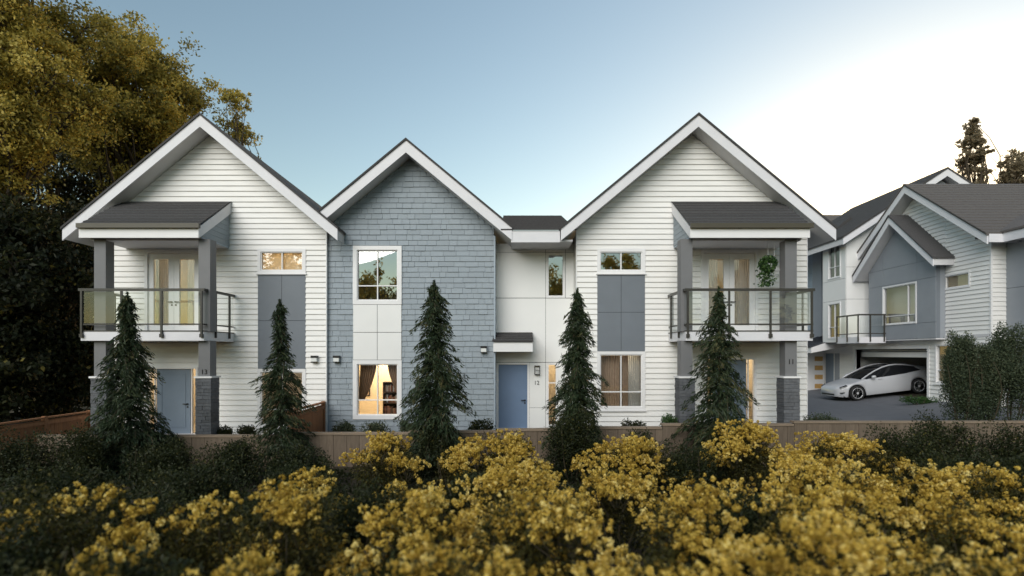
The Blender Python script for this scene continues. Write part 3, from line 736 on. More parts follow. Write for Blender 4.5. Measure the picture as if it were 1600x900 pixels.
    MB().add([(n1-.6, 17.7, 6.95), (U(11), 17.7, 6.95), (U(11), 24, 10.0), (n1-.6, 24, 10.0), (n1-.6, 17.7, 7.03), (U(11), 17.7, 7.03), (U(11), 24, 10.08), (n1-.6, 24, 10.08)], BF).build('wing_roof', 'roof_warm', er)
    return h
lane_house_near()
def lane_house_far():
    h = thing('lane_house', (20, 13, .4), 'taller white and blue house behind the open garage house', 'house', 'houses along the lane')
    # bay towards the lane
    bx = 16.64; b0, b1 = U(29.1), U(27.1)
    w1 = (U(28.6), U(27.5), 6.45, 8.2); w2 = (U(28.6), U(27.5), 3.35, 5.2)
    bb = backing('bay_wall', b0, b1, 3.15, 8.5, bx, bx+.15, [hole(*w1, trim=.06), hole(*w2, trim=.06)], 'dark', h)
    cl = [(w[0]+.004, w[1]-.004, w[2]+.004, w[3]-.004) for w in (w1, w2)]
    panels(bb, [b0, b1-.002], [3.16, 5.3, 6.35, 8.5], bx, 'panel_white', holes=cl, gap=.014)
    for w in (w1, w2):
        window(h, *w, bx, trim=.06, vbars=((w[0]+w[1])/2,), hbars=(w[2]+.6,), glass='window_dim', sill=False)
    room(h, b0+.05, b1-.05, 3.2, 8.4, bx+.2, 3, 'room')
    # face towards the viewer with sloping top
    fb = MB().add([(b1, bx, 3.15), (b1, 21.5, 3.15), (b1-.15, 21.5, 3.15), (b1-.15, bx, 3.15), (b1, bx, 8.3), (b1, 21.5, 11.2), (b1-.15, 21.5, 11.2), (b1-.15, bx, 8.3)], BF).build('gable_wall', 'dark', h)
    for r, u in ((3.16, 5.3), (5.3, 6.9)):
        box('panel', b1+.001, b1+.02, bx+.001, 19, r+.007, u-.007, 'panel_white', fb)
    MB().add([(b1+.02, bx+.001, 6.907), (b1+.02, 21.5, 6.907), (b1+.001, 21.5, 6.907), (b1+.001, bx+.001, 6.907), (b1+.02, bx+.001, 8.29), (b1+.02, 21.5, 11.1), (b1+.001, 21.5, 11.1), (b1+.001, bx+.001, 8.29)], BF).build('panel', 'panel_white', fb)
    # blue facade further on
    lap_rows('blue_siding', U(36), b0, 3.0, 8.8, 17.8, .15, [], 'blue_siding', backing('blue_wall', U(36), b0, 3.0, 8.8, 17.8, 18.0, [], 'blue_siding', h), joined=True)
    box('blue_panel', U(32.0), U(31.1), 17.68, 17.765, 3.0, 8.7, 'panel_blue', h)
    # entrance under the bay
    e = backing('entry_wall', U(33), U(28.4), .3, 3.15, 17.8, 18.0, [], 'siding', h)
    lap_rows('siding', U(31), U(28.4), .3, 3.15, 17.8, ROW, [(U(30.9), U(29.5), 0, 2.75)], 'siding', e, joined=True)
    dp = box('entry_door', U(30.8), U(30.1), 17.76, 17.80, .35, 2.6, 'door_grey', h)
    box('entry_door', U(29.95), U(29.55), 17.76, 17.80, .35, 2.6, 'panel_blue', h)
    pw = box('porch_wall', U(31.15), U(31.0), 15.9, 17.8, .3, 2.8, 'siding', h)
    dw = box('garage_side_door', U(31.0)+.001, U(31.0)+.05, 16.55, 17.76, .4, 2.72, 'white', h)
    for k in range(4): box('amber_pane', U(31.0)+.051, U(31.0)+.058, 17.22, 17.68, .60+.52*k, .86+.52*k, 'orange', dw)
    # metal canopy
    cn = MB().add([(U(31.4), 15.9, 2.62), (U(28.9), 15.9, 2.62), (U(28.9), 17.8, 2.98), (U(31.4), 17.8, 2.98), (U(31.4), 15.9, 2.90), (U(28.9), 15.9, 2.90), (U(28.9), 17.8, 3.55), (U(31.4), 17.8, 3.55)], BF).build('entrance_canopy', 'white', h)
    for k in range(9):
        u = U(31.4)+.28*k
        MB().add([(u, 15.86, 2.905), (u+.275, 15.86, 2.905), (u+.275, 17.8, 3.555), (u, 17.8, 3.555), (u, 15.86, 2.93), (u+.275, 15.86, 2.93), (u+.275, 17.8, 3.58), (u, 17.8, 3.58)], BF).build('metal_sheet', 'metal_roof', cn)
        MB().add([(u, 15.86, 2.93), (u+.03, 15.86, 2.93), (u+.03, 17.8, 3.58), (u, 17.8, 3.58), (u, 15.86, 2.97), (u+.03, 15.86, 2.97), (u+.03, 17.8, 3.62), (u, 17.8, 3.62)], BF).build('seam', 'metal_roof', cn)
    # balcony
    c0, c1 = U(27.05), U(25.3); yf = 16.15
    bl = box('balcony', c0, c1, yf, 17.38, 3.08, 3.36, 'fascia', h)
    MB().box(c0, c1+.03, yf-.04, yf+.02, 4.36, 4.43).box(c1-.03, c1+.03, yf+.02, 17.38, 4.36, 4.43).build('top_rail', 'rail', bl)
    MB().box(c0, c1, yf-.03, yf, 3.5, 3.54).box(c1-.005, c1+.02, yf, 17.38, 3.5, 3.54).build('bottom_rail', 'rail', bl)
    for u in (c0+.05, (c0+c1)/2, c1-.04): box('post', u-.025, u+.025, yf-.05, yf-.005, 3.14, 4.36, 'rail', bl)
    for v in (yf+.5, 17.3): box('post', c1+.001, c1+.045, v-.025, v+.025, 3.14, 4.36, 'rail', bl)
    for p, q in ((c0+.08, (c0+c1)/2-.03), ((c0+c1)/2+.03, c1-.07)):
        obj('glass_panel', [(p, yf-.015, 3.55), (q, yf-.015, 3.55), (q, yf-.015, 4.35), (p, yf-.015, 4.35)], [(0, 1, 2, 3)], 'balcony_glass', bl)
    obj('glass_panel', [(c1+.01, yf+.03, 3.55), (c1+.01, 17.3, 3.55), (c1+.01, 17.3, 4.35), (c1+.01, yf+.03, 4.35)], [(0, 1, 2, 3)], 'balcony_glass', bl)
    return h
fh = lane_house_far()
XF = Matrix.Identity(4)
def far_roofs():
    # gable towards the viewer, ridge running away
    y0, y1 = 26.6-CAM_D, 34-CAM_D
    gable_roof(fh, 21.3, 11.7, 5.1, 5.1, .66, y0, y1, off=.42)
    mb = MB()
    for i in range(24):
        f0, f1 = i/24, min((i+1.1)/24, 1); r = 5.12
        x0, x1 = 21.3-r*(1-f0), 21.3-r*(1-f1); z0, z1 = 11.7-.66*r*(1-f0), 11.7-.66*r*(1-f1)
        mb.add([(x0, y0-.05, z0), (x0, y0-.05, z0+.04), (x0, y1, z0+.04), (x0, y1, z0), (x1, y0-.05, z1-.004), (x1, y0-.05, z1+.012), (x1, y1, z1+.012), (x1, y1, z1-.004)], BF)
    mb.build('roof_courses', 'roof', fh, kind='stuff')
    MB().prism_y([(19.2, 9.6), (23.4, 9.6), (21.3, 11.2)], y0+.4, y0+.5).build('gable_infill', 'panel_blue', fh)
    # small roof gable peeking over the slope
    g = MB().prism_y([(17.2, 9.0), (19.6, 9.0), (18.4, 10.05)], y1-4.4, y1-1.4).build('roof_dormer', 'roof', fh)
    # third house closing the lane
    t = thing('lane_house', (17, 18, .4), 'distant house with grey tiled roof closing the lane', 'house', 'houses along the lane')
    d0 = 35.0-CAM_D
    box('wall', 13, 26, d0+.5, d0+9, .3, 10.2, 'blue_siding', t)
    pb = MB().prism_x([(d0, 10.2), (d0+9, 10.2), (d0+4.5, 12.6)][::-1], 12.6, 26.4).build('roof', 'roof_warm', t)
    courses(t, 12.6, 26.4, d0-.05, 10.22, d0+4.5, 12.65, 12, 'roof_warm', joined=True, t=.06)
    box('fascia_board', 12.6, 26.4, d0-.06, d0-.02, 9.9, 10.21, 'fascia', t)
far_roofs()

# ------------------------------------------------------------------ car
def car():
    t = thing('parked_car', (15.2, 8.6, .33), 'silver white fastback car nosing out of the open garage', 'car')
    L = 4.69
    zb_ = [(0, .60), (.08, .68), (.35, .76), (.9, .86), (1.25, .93), (1.7, .955), (2.4, .965), (3.2, 1.0), (3.8, 1.06), (4.3, 1.10), (4.55, 1.09), (4.69, .92)]
    hw = [(0, .60), (.08, .70), (.25, .81), (.6, .895), (1.2, .925), (3.4, .925), (4.1, .895), (4.5, .82), (4.69, .70)]
    bot = [(0, .26), (.3, .20), (4.2, .20), (4.5, .27), (4.69, .40)]
    wheels = (.85, 3.725); wr = .345
    N = 96; ss = [L*i/N for i in range(N+1)]
    fr = [0, .10, .25, .45, .65, .82, .93, 1.0]
    bulge = [.955, .985, 1.0, 1.0, .985, .965, .93, .86]
    ring = []; v = []; f = []
    for s_ in ss:
        zt = lerp_tab(s_, zb_); w = lerp_tab(s_, hw); z0 = lerp_tab(s_, bot)
        for c_ in wheels:
            if abs(s_-c_) < wr+.045: z0 = max(z0, wr + math.sqrt(max((wr+.045)**2-(s_-c_)**2, 0)))
        row = []
        for q, b in zip(fr, bulge): row.append((s_, w*b, z0+(zt-z0)*q))
        for q in (.66, .36, 0): row.append((s_, w*q, zt+.035*(1-q)*(1 if .1 < s_ < 4.6 else .3)))
        full = [(a, -b_, c_) for a, b_, c_ in row] + [(a, b_, c_) for a, b_, c_ in row[:-1][::-1]]
        v += full
    n = len(full)
    for i in range(N):
        for j in range(n-1): f.append((i*n+j, (i+1)*n+j, (i+1)*n+j+1, i*n+j+1))
    f.append(tuple(range(n))); f.append(tuple(N*n+j for j in range(n))[::-1])
    body = obj('body', v, f, 'car', t, smooth=True, local=True)
    rz = [(1.2, .93), (1.5, 1.08), (1.9, 1.25), (2.3, 1.38), (2.65, 1.435), (3.0, 1.43), (3.4, 1.37), (3.8, 1.27), (4.2, 1.16), (4.45, 1.09)]
    def rw(s_): return lerp_tab(s_, [(1.2, .74), (1.9, .63), (2.6, .585), (3.4, .57), (4.45, .60)])
    gs = [1.2+3.25*i/40 for i in range(41)]
    # glass canopy (windscreen, roof, rear screen) as one curved skin
    v = []; f = []
    for s_ in gs:
        z = lerp_tab(s_, rz); w = rw(s_)
        for q in (-1, -.6, -.2, .2, .6, 1): v.append((s_, w*q, z+.03*(1-q*q)))
    for i in range(40):
        for j in range(5): f.append((i*6+j, (i+1)*6+j, (i+1)*6+j+1, i*6+j+1))
    obj('windscreen_and_roof', v, f, 'car_glass', t, smooth=True, local=True)
    for sg in (-1, 1):
        v = []; f = []; g2 = [s_ for s_ in gs if 1.3 <= s_ <= 4.0]
        for s_ in g2:
            z = lerp_tab(s_, rz); zt = lerp_tab(s_, zb_); w0 = lerp_tab(s_, hw)*.86
            for k in range(5):
                q = k/4; v.append((s_, sg*(w0+(rw(s_)-w0)*q**1.15+.012), zt-.01+(z-zt)*q))
        for i in range(len(g2)-1):
            for j in range(4): f.append((i*5+j, (i+1)*5+j, (i+1)*5+j+1, i*5+j+1))
        obj('side_window', v, f, 'car_glass', t, smooth=True, local=True)
        v = []; f = []; g3 = [s_ for s_ in gs if s_ >= 3.72]
        for s_ in g3:
            z = lerp_tab(s_, rz); zt = lerp_tab(s_, zb_); w0 = lerp_tab(s_, hw)*.86
            lo = max(0, 1-(s_-3.72)/.30)
            for k in range(5):
                q = lo+(1-lo)*k/4; v.append((s_, sg*(w0+(rw(s_)-w0)*q**1.15+.02), zt-.01+(z-zt)*q))
        for i in range(len(g3)-1):
            for j in range(4): f.append((i*5+j, (i+1)*5+j, (i+1)*5+j+1, i*5+j+1))
        obj('rear_pillar', v, f, 'car', t, smooth=True, local=True)
        MB().tube([(s_, sg*(rw(s_)+.012), lerp_tab(s_, rz)+.004) for s_ in gs], [.034]*41, 8).build('roof_rail', 'car', t, smooth=True, local=True)
        m = MB().tube([(1.62, sg*.86, .98), (1.60, sg*1.0, 1.02)], [.02, .03], 8)
        m.tube([(1.52, sg*1.0, 1.02), (1.56, sg*1.01, 1.025), (1.66, sg*1.01, 1.025), (1.70, sg*1.0, 1.02)], [.03, .065, .07, .045], 10)
        m.build('mirror', 'car', t, smooth=True, local=True)
        hl = MB().add([(.14, sg*.745, .66), (.42, sg*.872, .735), (.46, sg*.875, .715), (.20, sg*.785, .615), (.16, sg*.70, .69), (.42, sg*.80, .775)], [(0, 1, 2, 3), (4, 5, 1, 0)])
        hl.v = [(a-.012, b+sg*.02, c+.008) for a, b, c in hl.v]
        hl.build('headlight', 'car_glass', t, local=True)
        fl = MB().box(.13, .30, min(sg*.74, sg*.845), max(sg*.74, sg*.845), .405, .445); fl.build('fog_slot', 'black', t, local=True)
        for s_ in (1.98, 3.02):
            MB().box(s_-.09, s_+.09, min(sg*.885, sg*.91), max(sg*.885, sg*.91), .865, .89).build('door_handle', 'car', t, local=True)
        for c_ in wheels:
            tw = .22; y1 = sg*.915; y0 = sg*(.915-tw)
            prof = [(.235, y1-sg*.01), (.25, y1), (.31, y1+sg*.006), (wr-.012, y1-sg*.012), (wr, y1-sg*.04), (wr, y0+sg*.04), (.30, y0), (.235, y0)]
            v = []; f = []; K = 32
            for k in range(K):
                w = 2*math.pi*k/K
                for r_, y in prof: v.append((c_+r_*math.cos(w), y, wr+r_*math.sin(w)))
            P = len(prof)
            for k in range(K):
                for j in range(P-1): f.append((k*P+j, k*P+j+1, ((k+1) % K)*P+j+1, ((k+1) % K)*P+j))
            wh = obj('wheel', v, f, 'tyre', t, smooth=True, local=True)
            rb = MB()
            for k in range(10):
                w = 2*math.pi*k/10; w2 = w+.10
                d1 = Vector((math.cos(w), 0, math.sin(w))); n1 = Vector((-math.sin(w), 0, math.cos(w))); ctr = Vector((c_, y1-sg*.02, wr))
                pts = [ctr+d1*.05-n1*.022, ctr+d1*.05+n1*.022, ctr+d1*.235+n1*.034, ctr+d1*.235-n1*.034]
                rb.add([tuple(p+Vector((0, sg*.012, 0))) for p in pts]+[tuple(p-Vector((0, sg*.02, 0))) for p in pts], [(0, 1, 2, 3), (3, 2, 1, 0), (0, 1, 5, 4), (1, 2, 6, 5), (2, 3, 7, 6), (3, 0, 4, 7)])
            ringp = [(c_+.24*math.cos(2*math.pi*k/24), y1-sg*.012, wr+.24*math.sin(2*math.pi*k/24)) for k in range(25)]
            rb.tube(ringp, .014, 6); rb.tube([(c_, y1-sg*.04, wr), (c_, y1, wr)], .055, 12)
            rb.build('rim', 'rim', wh, local=True)
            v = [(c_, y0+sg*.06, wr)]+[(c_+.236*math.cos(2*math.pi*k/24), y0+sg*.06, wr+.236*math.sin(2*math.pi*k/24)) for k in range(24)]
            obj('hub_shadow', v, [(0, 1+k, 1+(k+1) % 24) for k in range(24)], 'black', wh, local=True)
    MB().box(-.012, .10, -.50, .50, .315, .385).build('air_intake', 'black', t, local=True)
    MB().box(.25, 4.3, -.80, .80, .19, .5).build('underbody', 'black', t, local=True)
    t.rotation_euler = (0, R(-6.7), 0)
    for o in t.children: o.matrix_parent_inverse = Matrix.Identity(4)
    t.location = (15.22, 25.2+.92-CAM_D, slope_z(15.22)+.02)
car()

# ------------------------------------------------------------------ retaining wall and fences
def retaining():
    t = thing('retaining_wall', (0, -3.0, -.5), 'low stepped brown retaining wall with cap running in front of the houses', 'wall'); t['kind'] = 'thing'
    y = -3.0; d = CAM_D + y
    secs = [(60, 440, 680), (440, 640, 676), (640, 780, 673), (780, 905, 670), (905, 1035, 667), (1035, 1240, 662), (1240, 1900, 658)]
    rng = random.Random(2)
    for p, q, py in secs:
        x0, x1, zt = WX(p, d), WX(q, d), WZ(py, d)
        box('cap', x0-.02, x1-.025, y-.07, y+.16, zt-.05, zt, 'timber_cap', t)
        x = x0
        while x < x1-.05:
            w = min(.34+rng.uniform(-.02, .02), x1-x)
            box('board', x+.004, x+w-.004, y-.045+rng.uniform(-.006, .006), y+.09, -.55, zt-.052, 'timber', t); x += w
retaining()
def fence(name, x, y0, y1, zt, label):
    t = thing(name, (x, y0, 0), label, 'fence', 'cedar side fences')
    rng = random.Random(int(abs(x)*10)); y = y0; k = 0
    while y > y1:
        yb = max(y-.14, y1); box('board', x-.012, x+.012, yb+.004, y-.004, -.5 if y < -2.9 else -.08, zt-.09+rng.uniform(-.006, .006), 'cedar', t); y = yb
    box('top_rail', x-.06, x+.06, y1, y0, zt-.045, zt, 'cedar', t)
    for sx in (-1, 1): box('rail', x+(.013 if sx > 0 else -.05), x+(.05 if sx > 0 else -.013), y1+.02, y0-.01, zt-.22, zt-.12, 'cedar', t)
    n = max(2, int((y0-y1)/1.5)+1)
    for i in range(n):
        yy = y0-.06+(y1-y0+.12)*i/(n-1); box('post', x-.055, x+.055, yy-.05, yy+.05, -.55, zt+.02, 'cedar', t)
fence('side_fence', -13.5, -.06, -5.2, .76, 'orange brown cedar fence at the far left below the dark trees')
fence('side_fence', -6.03, -.06, -2.75, 1.05, 'short orange brown cedar fence between the white and blue houses')

# ------------------------------------------------------------------ vegetation
ORD = ['leftmost', 'second', 'third', 'fourth', 'fifth', 'sixth', 'seventh', 'eighth', 'ninth', 'tenth']
def limb_path(a, b, rng, sag=.12, n=5):
    a, b = np.array(a), np.array(b); out = []
    off = rng.normal(size=3)*np.linalg.norm(b-a)*sag
    for i in range(n+1):
        f = i/n; out.append(tuple(a+(b-a)*f+off*math.sin(f*math.pi)))
    return out
def broad_tree(name, base, height, crown_c, crown_r, nblob, nleaf, leaf, mat, label, seed, blob_r=(.7, 1.3), group=None, trunk_r=.25, cat='tree', keep=None, flat=.75):
    rng = np.random.default_rng(seed)
    t = thing(name, base, label, cat, group)
    cc, cr = np.array(crown_c), np.array(crown_r)
    top = cc.copy(); top[2] = cc[2]+cr[2]*.5
    trunk = MB(); tp = limb_path(base, top, rng, .03, 8)
    trunk.tube(tp, [trunk_r*(1-.85*i/8)+.01 for i in range(9)], 9)
    P = []; D = []; T = []
    cand, _ = shell_points(rng, nblob, cc, cr, .35)
    br = MB()
    for b in cand:
        f = min(max((b[2]-base[2])*.75/(top[2]-base[2]), .12), .92); s0 = tp[min(int(f*8), 7)]
        path = limb_path(s0, b, rng, .10, 5); ln = np.linalg.norm(b-np.array(s0)); r0 = min(.09, .018*ln+.015)*trunk_r/.25
        br.tube(path, [r0*(1-.8*i/5) for i in range(6)], 5)
        rad = rng.uniform(*blob_r); n = int(nleaf*rng.uniform(.6, 1.4))
        sub = b+rng.normal(size=(7, 3))*rad*np.array([.55, .55, .45])
        for s_ in sub:
            k = n//7; p = s_+rng.normal(size=(k, 3))*rad*np.array([.24, .24, .24*flat])
            P.append(p); D.append(rng.normal(size=(k, 3))+np.array([0, 0, -.4])); T.append(np.clip(rng.normal(.5, .18, k)+rng.normal(0, .2), 0, 1))
            br.tube([tuple(b), tuple((b+s_)/2+rng.normal(size=3)*.05), tuple(s_)], [.018, .012, .006], 4)
    P = np.concatenate(P); D = np.concatenate(D); T = np.concatenate(T)
    if keep is not None: m = keep(P); P, D, T = P[m], D[m], T[m]
    trunk.build('trunk', 'bark', t, smooth=True); br.build('branches', 'bark', t, kind='stuff')
    leaves('crown', P, D, rng.uniform(.7, 1.3, len(P))*leaf, rng.uniform(.7, 1.2, len(P))*leaf*.6, T, mat, t, kind='stuff')
    return t
def at(px, py, d): return (WX(px, d), d-CAM_D, WZ(py, d))
def crown(px0, px1, py0, py1, d, depth): 
    return at((px0+px1)/2, (py0+py1)/2, d), ((px1-px0)/2/FPX*d, depth, (py1-py0)/2/FPX*d)
GR = 'golden trees left of the houses'
c_, r_ = crown(-190, 125, -140, 305, 21, 3.0)
broad_tree('golden_tree', (c_[0]-.6, c_[1], 0), 18, c_, r_, 125, 820, .14, 'gold', 'tall golden leaved tree at the left edge filling the upper corner', 11, (.65, 1.15), GR, .32)
c_, r_ = crown(125, 288, 55, 300, 27, 3.0)
broad_tree('golden_tree', (c_[0]+.4, c_[1], 0), 18, c_, r_, 92, 720, .16, 'gold', 'golden leaved tree just left of the first gable peak', 12, (.7, 1.2), GR, .3)
c_, r_ = crown(346, 390, 128, 330, 32, .9)
broad_tree('golden_tree', (c_[0], c_[1], 0), 14, c_, r_, 44, 130, .17, 'gold', 'slender golden tree peeking above the first roof slope', 13, (.3, .6), GR, .14)
DR = 'dark trees behind the left fence'
for i, (p0, p1, y0, y1, d, n, lab) in enumerate((
        (-130, 60, 250, 690, 20, 90, 'dark leafy tree at the far left edge behind the fence'),
        (30, 175, 300, 690, 23.5, 80, 'dark leafy tree just left of the number 13 house wall'),
        (-40, 230, 150, 640, 30, 120, 'dark leafy tree deep behind the golden trees'))):
    c_, r_ = crown(p0, p1, y0, y1, d, 2.4)
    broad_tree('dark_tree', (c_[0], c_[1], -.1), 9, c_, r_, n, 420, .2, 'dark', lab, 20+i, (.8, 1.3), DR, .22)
FR = 'tall trees on the skyline'
for i, (p0, p1, y0, d, lab) in enumerate(((1508, 1532, 189, 52, 'tall narrow tree rising above the lane house ridge'), (1572, 1598, 218, 50, 'tall narrow tree at the right edge above the roof'), (1475, 1484, 252, 56, 'tiny tree top left of the two tall skyline trees'))):
    c_, r_ = crown(p0, p1, y0, 380, d, 1.5)
    broad_tree('skyline_tree', (c_[0], c_[1], .5), 24, c_, r_, 90 if i < 2 else 30, 130, .27, 'far', lab, 30+i, (.3, .5), FR, .25)
# trees across the street, behind the viewer: they show as reflections in the panes
for i, (x, y, hgt, w) in enumerate(((-27, -44, 15, 4.5), (-15.5, -47, 12.5, 4), (-6, -50, 13.5, 4.2), (5, -46, 11.5, 3.8), (13, -50, 14, 4.5), (26, -47, 12.5, 4.2))):
    broad_tree('street_tree', (x, y, -.5), hgt, (x, y, hgt*.62), (w, w, hgt*.40), 42, 260, .42, 'gold', f'golden street tree reflected in the windows, {ORD[i]} from the left', 40+i, (1.0, 1.7), 'golden trees across the street', .3)

def conifer(px, top_py, d, radius, label, seed):
    rng = np.random.default_rng(seed)
    x, y = WX(px, d), d-CAM_D; z0 = -.5 if y < -2.96 else 0; H = WZ(top_py, d)-z0
    t = thing('conifer', (x, y, z0), label, 'conifer', 'conifers in front of the facade')
    lean = rng.normal(size=2)*.05
    tr = MB().tube([(x+lean[0]*f**2, y+lean[1]*f**2, z0+H*f) for f in np.linspace(0, .985, 8)], [.055*(1-.9*f)+.004 for f in np.linspace(0, 1, 8)], 8)
    tr.build('trunk', 'bark', t, smooth=True)
    P = []; D = []; Ls = []; Ws = []; T = []; br = MB()
    nb = int(rng.integers(150, 250)); e_ = rng.uniform(.62, .95)
    for k in range(nb):
        f = .05+.93*((k+rng.random())/nb)**.92
        prof = (1-f)**e_*.95+.05+.05*math.sin(f*17+seed)
        Lb = radius*prof*rng.uniform(.42, 1.12)*(1.32 if rng.random() < .10 else 1)
        az = k*2.399+rng.normal()*.5; o = np.array([math.cos(az), math.sin(az), 0]); sd = np.array([-o[1], o[0], 0])
        base = np.array([x+lean[0]*f*f, y+lean[1]*f*f, z0+H*f])
        up = rng.uniform(.15, .45); dr = rng.uniform(.55, .95); n = max(4, int(Lb/.055)); pts = []
        for i in range(n+1):
            s = i/n; p = base+o*Lb*s+sd*Lb*.12*math.sin(s*3+k)+np.array([0, 0, Lb*(up*s-dr*s*s)]); pts.append(p)
        if k % 2 == 0: br.tube([tuple(p) for p in pts[::max(1, n//3)]], .008, 4)
        tone = rng.normal(.45, .12)
        for i, p in enumerate(pts):
            s = i/n
            if s < .12: continue
            m = 10 if s < .85 else 8
            spread = (.10+.16*(1-s))*Lb*.5+.03
            q = p+sd*rng.normal(size=(m, 1))*spread+np.array([0, 0, -1])*np.abs(rng.normal(size=(m, 1)))*.07+o*rng.normal(size=(m, 1))*.03
            dd = o*rng.uniform(.3, 1.0, (m, 1))+sd*rng.normal(size=(m, 1))*.45+np.array([0, 0, -1])*rng.uniform(.25, 1.0, (m, 1))
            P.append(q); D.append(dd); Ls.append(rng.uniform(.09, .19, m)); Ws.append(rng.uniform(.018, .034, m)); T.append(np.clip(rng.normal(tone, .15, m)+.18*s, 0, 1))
    # leader
    m = 160; s = rng.random((m, 1)); q = np.array([x+lean[0], y+lean[1], z0+H*.93])+np.concatenate([rng.normal(size=(m, 2))*.045*(1.1-s), s*H*.075], 1)
    P.append(q); D.append(rng.normal(size=(m, 3))*.6+np.array([0, 0, .6])); Ls.append(np.full(m, .11)); Ws.append(np.full(m, .022)); T.append(rng.uniform(.4, .9, m))
    P = np.concatenate(P); D = np.concatenate(D)
    br.build('branches', 'twig', t, kind='stuff')
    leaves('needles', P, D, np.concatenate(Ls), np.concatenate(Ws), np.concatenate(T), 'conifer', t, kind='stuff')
for i, (px, py, d, r, lab) in enumerate((
        (203, 458, 13.6, 1.34, 'dark conifer in front of the door of number 13'),
        (440, 470, 13.9, 1.0, 'dark conifer before the grey panels of number 13'),
        (682, 440, 13.7, 1.22, 'dark conifer before the blue shingles beside the lit window'),
        (901, 451, 13.8, 1.10, 'dark conifer standing right of the blue door number 12'),
        (1124, 450, 13.7, 1.24, 'dark conifer in front of the balcony of number 11'))):
    conifer(px, py, d, r, lab, 60+i)

def bush(name, px, top_py, d, rx, ry, label, seed, mat='shrub', n=5000, leaf=.06, group=None, z0=None, lumps=9, upright=False, stems=6):
    rng = np.random.default_rng(seed)
    x, y = WX(px, d), d-CAM_D; z0 = (gz(x, y) if z0 is None else z0); zt = WZ(top_py, d); h = zt-z0
    t = thing(name, (x, y, z0), label, 'shrub', group)
    P = []; D = []; T = []
    for k in range(lumps):
        a = rng.random()*2*math.pi; rr = math.sqrt(rng.random())*.62
        c = np.array([x+rx*rr*math.cos(a), y+ry*rr*math.sin(a), z0+h*(rng.uniform(.25, .85) if upright else rng.uniform(.35, .68))])
        R_ = np.array([rx*.42, ry*.42, h*(.24 if upright else .34)])*rng.uniform(.75, 1.1)
        if upright:
            fz = (c[2]-z0)/h; w_ = 1.25-.85*fz; c[:2] = np.array([x, y])+(c[:2]-np.array([x, y]))*w_; R_[:2] *= w_*.9+.1; R_[2] = h*rng.uniform(.10, .20); c[2] = z0+h*(.08+.88*fz)
        c[2] = min(c[2], zt-R_[2]*.95)
        k_ = n//lumps; p, q = shell_points(rng, k_, c, R_, .45); p += rng.normal(size=p.shape)*.035
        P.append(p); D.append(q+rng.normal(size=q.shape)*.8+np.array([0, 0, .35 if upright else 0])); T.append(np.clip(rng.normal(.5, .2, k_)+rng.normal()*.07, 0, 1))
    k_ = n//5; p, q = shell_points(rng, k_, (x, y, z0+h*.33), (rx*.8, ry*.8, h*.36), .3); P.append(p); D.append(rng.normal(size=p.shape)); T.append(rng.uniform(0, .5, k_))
    P = np.concatenate(P); D = np.concatenate(D); m = P[:, 2] > z0; 
    st = MB()
    for k in range(stems):
        a = rng.random()*6.28; e = (x+rx*.6*math.cos(a), y+ry*.6*math.sin(a), z0+h*.75)
        st.tube(limb_path((x+.1*math.cos(a), y+.1*math.sin(a), z0-.02), e, rng, .08, 4), [.022, .018, .014, .010, .006], 5)
    st.build('stems', 'twig', t, kind='stuff')
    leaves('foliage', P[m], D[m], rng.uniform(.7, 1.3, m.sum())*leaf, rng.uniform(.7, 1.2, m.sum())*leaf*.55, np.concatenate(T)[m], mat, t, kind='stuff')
    return t, (x, y, z0, zt)
# clipped evergreens at the right
for i, (px, py, w, lab) in enumerate(((1502, 512, .66, 'tall evergreen shrub nearest the garage window'), (1536, 528, .5, 'evergreen shrub between the two taller ones at right'), (1578, 500, .95, 'tall wide evergreen shrub at the right edge'))):
    bush('evergreen_shrub', px, py, 15.6, w, w, lab, 80+i, 'hedge', 24000, .055, 'evergreen shrubs right of the lane', .3, 30, True)
# low planting along the house fronts
LOW = 'low planting along the house fronts'
for i, (px, py, d, rx, lab, mt) in enumerate((
        (352, 664, 16.3, .45, 'low green plant at the stone column base of number 13', 'shrub'), (385, 664, 16.4, .35, 'low green plant under the siding of number 13', 'shrub'),
        (535, 658, 17.0, .45, 'low plant at the left foot of the blue wall', 'hedge'), (590, 657, 17.0, .55, 'low plant directly under the lit window', 'hedge'),
        (640, 655, 16.9, .35, 'low plant between lit window and conifer', 'hedge'), (750, 652, 16.2, .5, 'low leafy plant left of the blue door', 'shrub'),
        (990, 655, 15.6, .45, 'leafy plant under the curtained window of number 11', 'shrub'), (1046, 644, 16.0, .38, 'leafy plant left of the number 11 stone column', 'green'),
        (1285, 645, 16.6, .75, 'low pale green plant at the corner beside the lane', 'hedge'), (1435, 618, 22.5, .9, 'low green plant in the bed beside the garage pier', 'green'))):
    bush('low_plant', px, py, d, rx, .3, lab, 100+i, mt, 1500, .06, LOW, None, 6, False, 4)
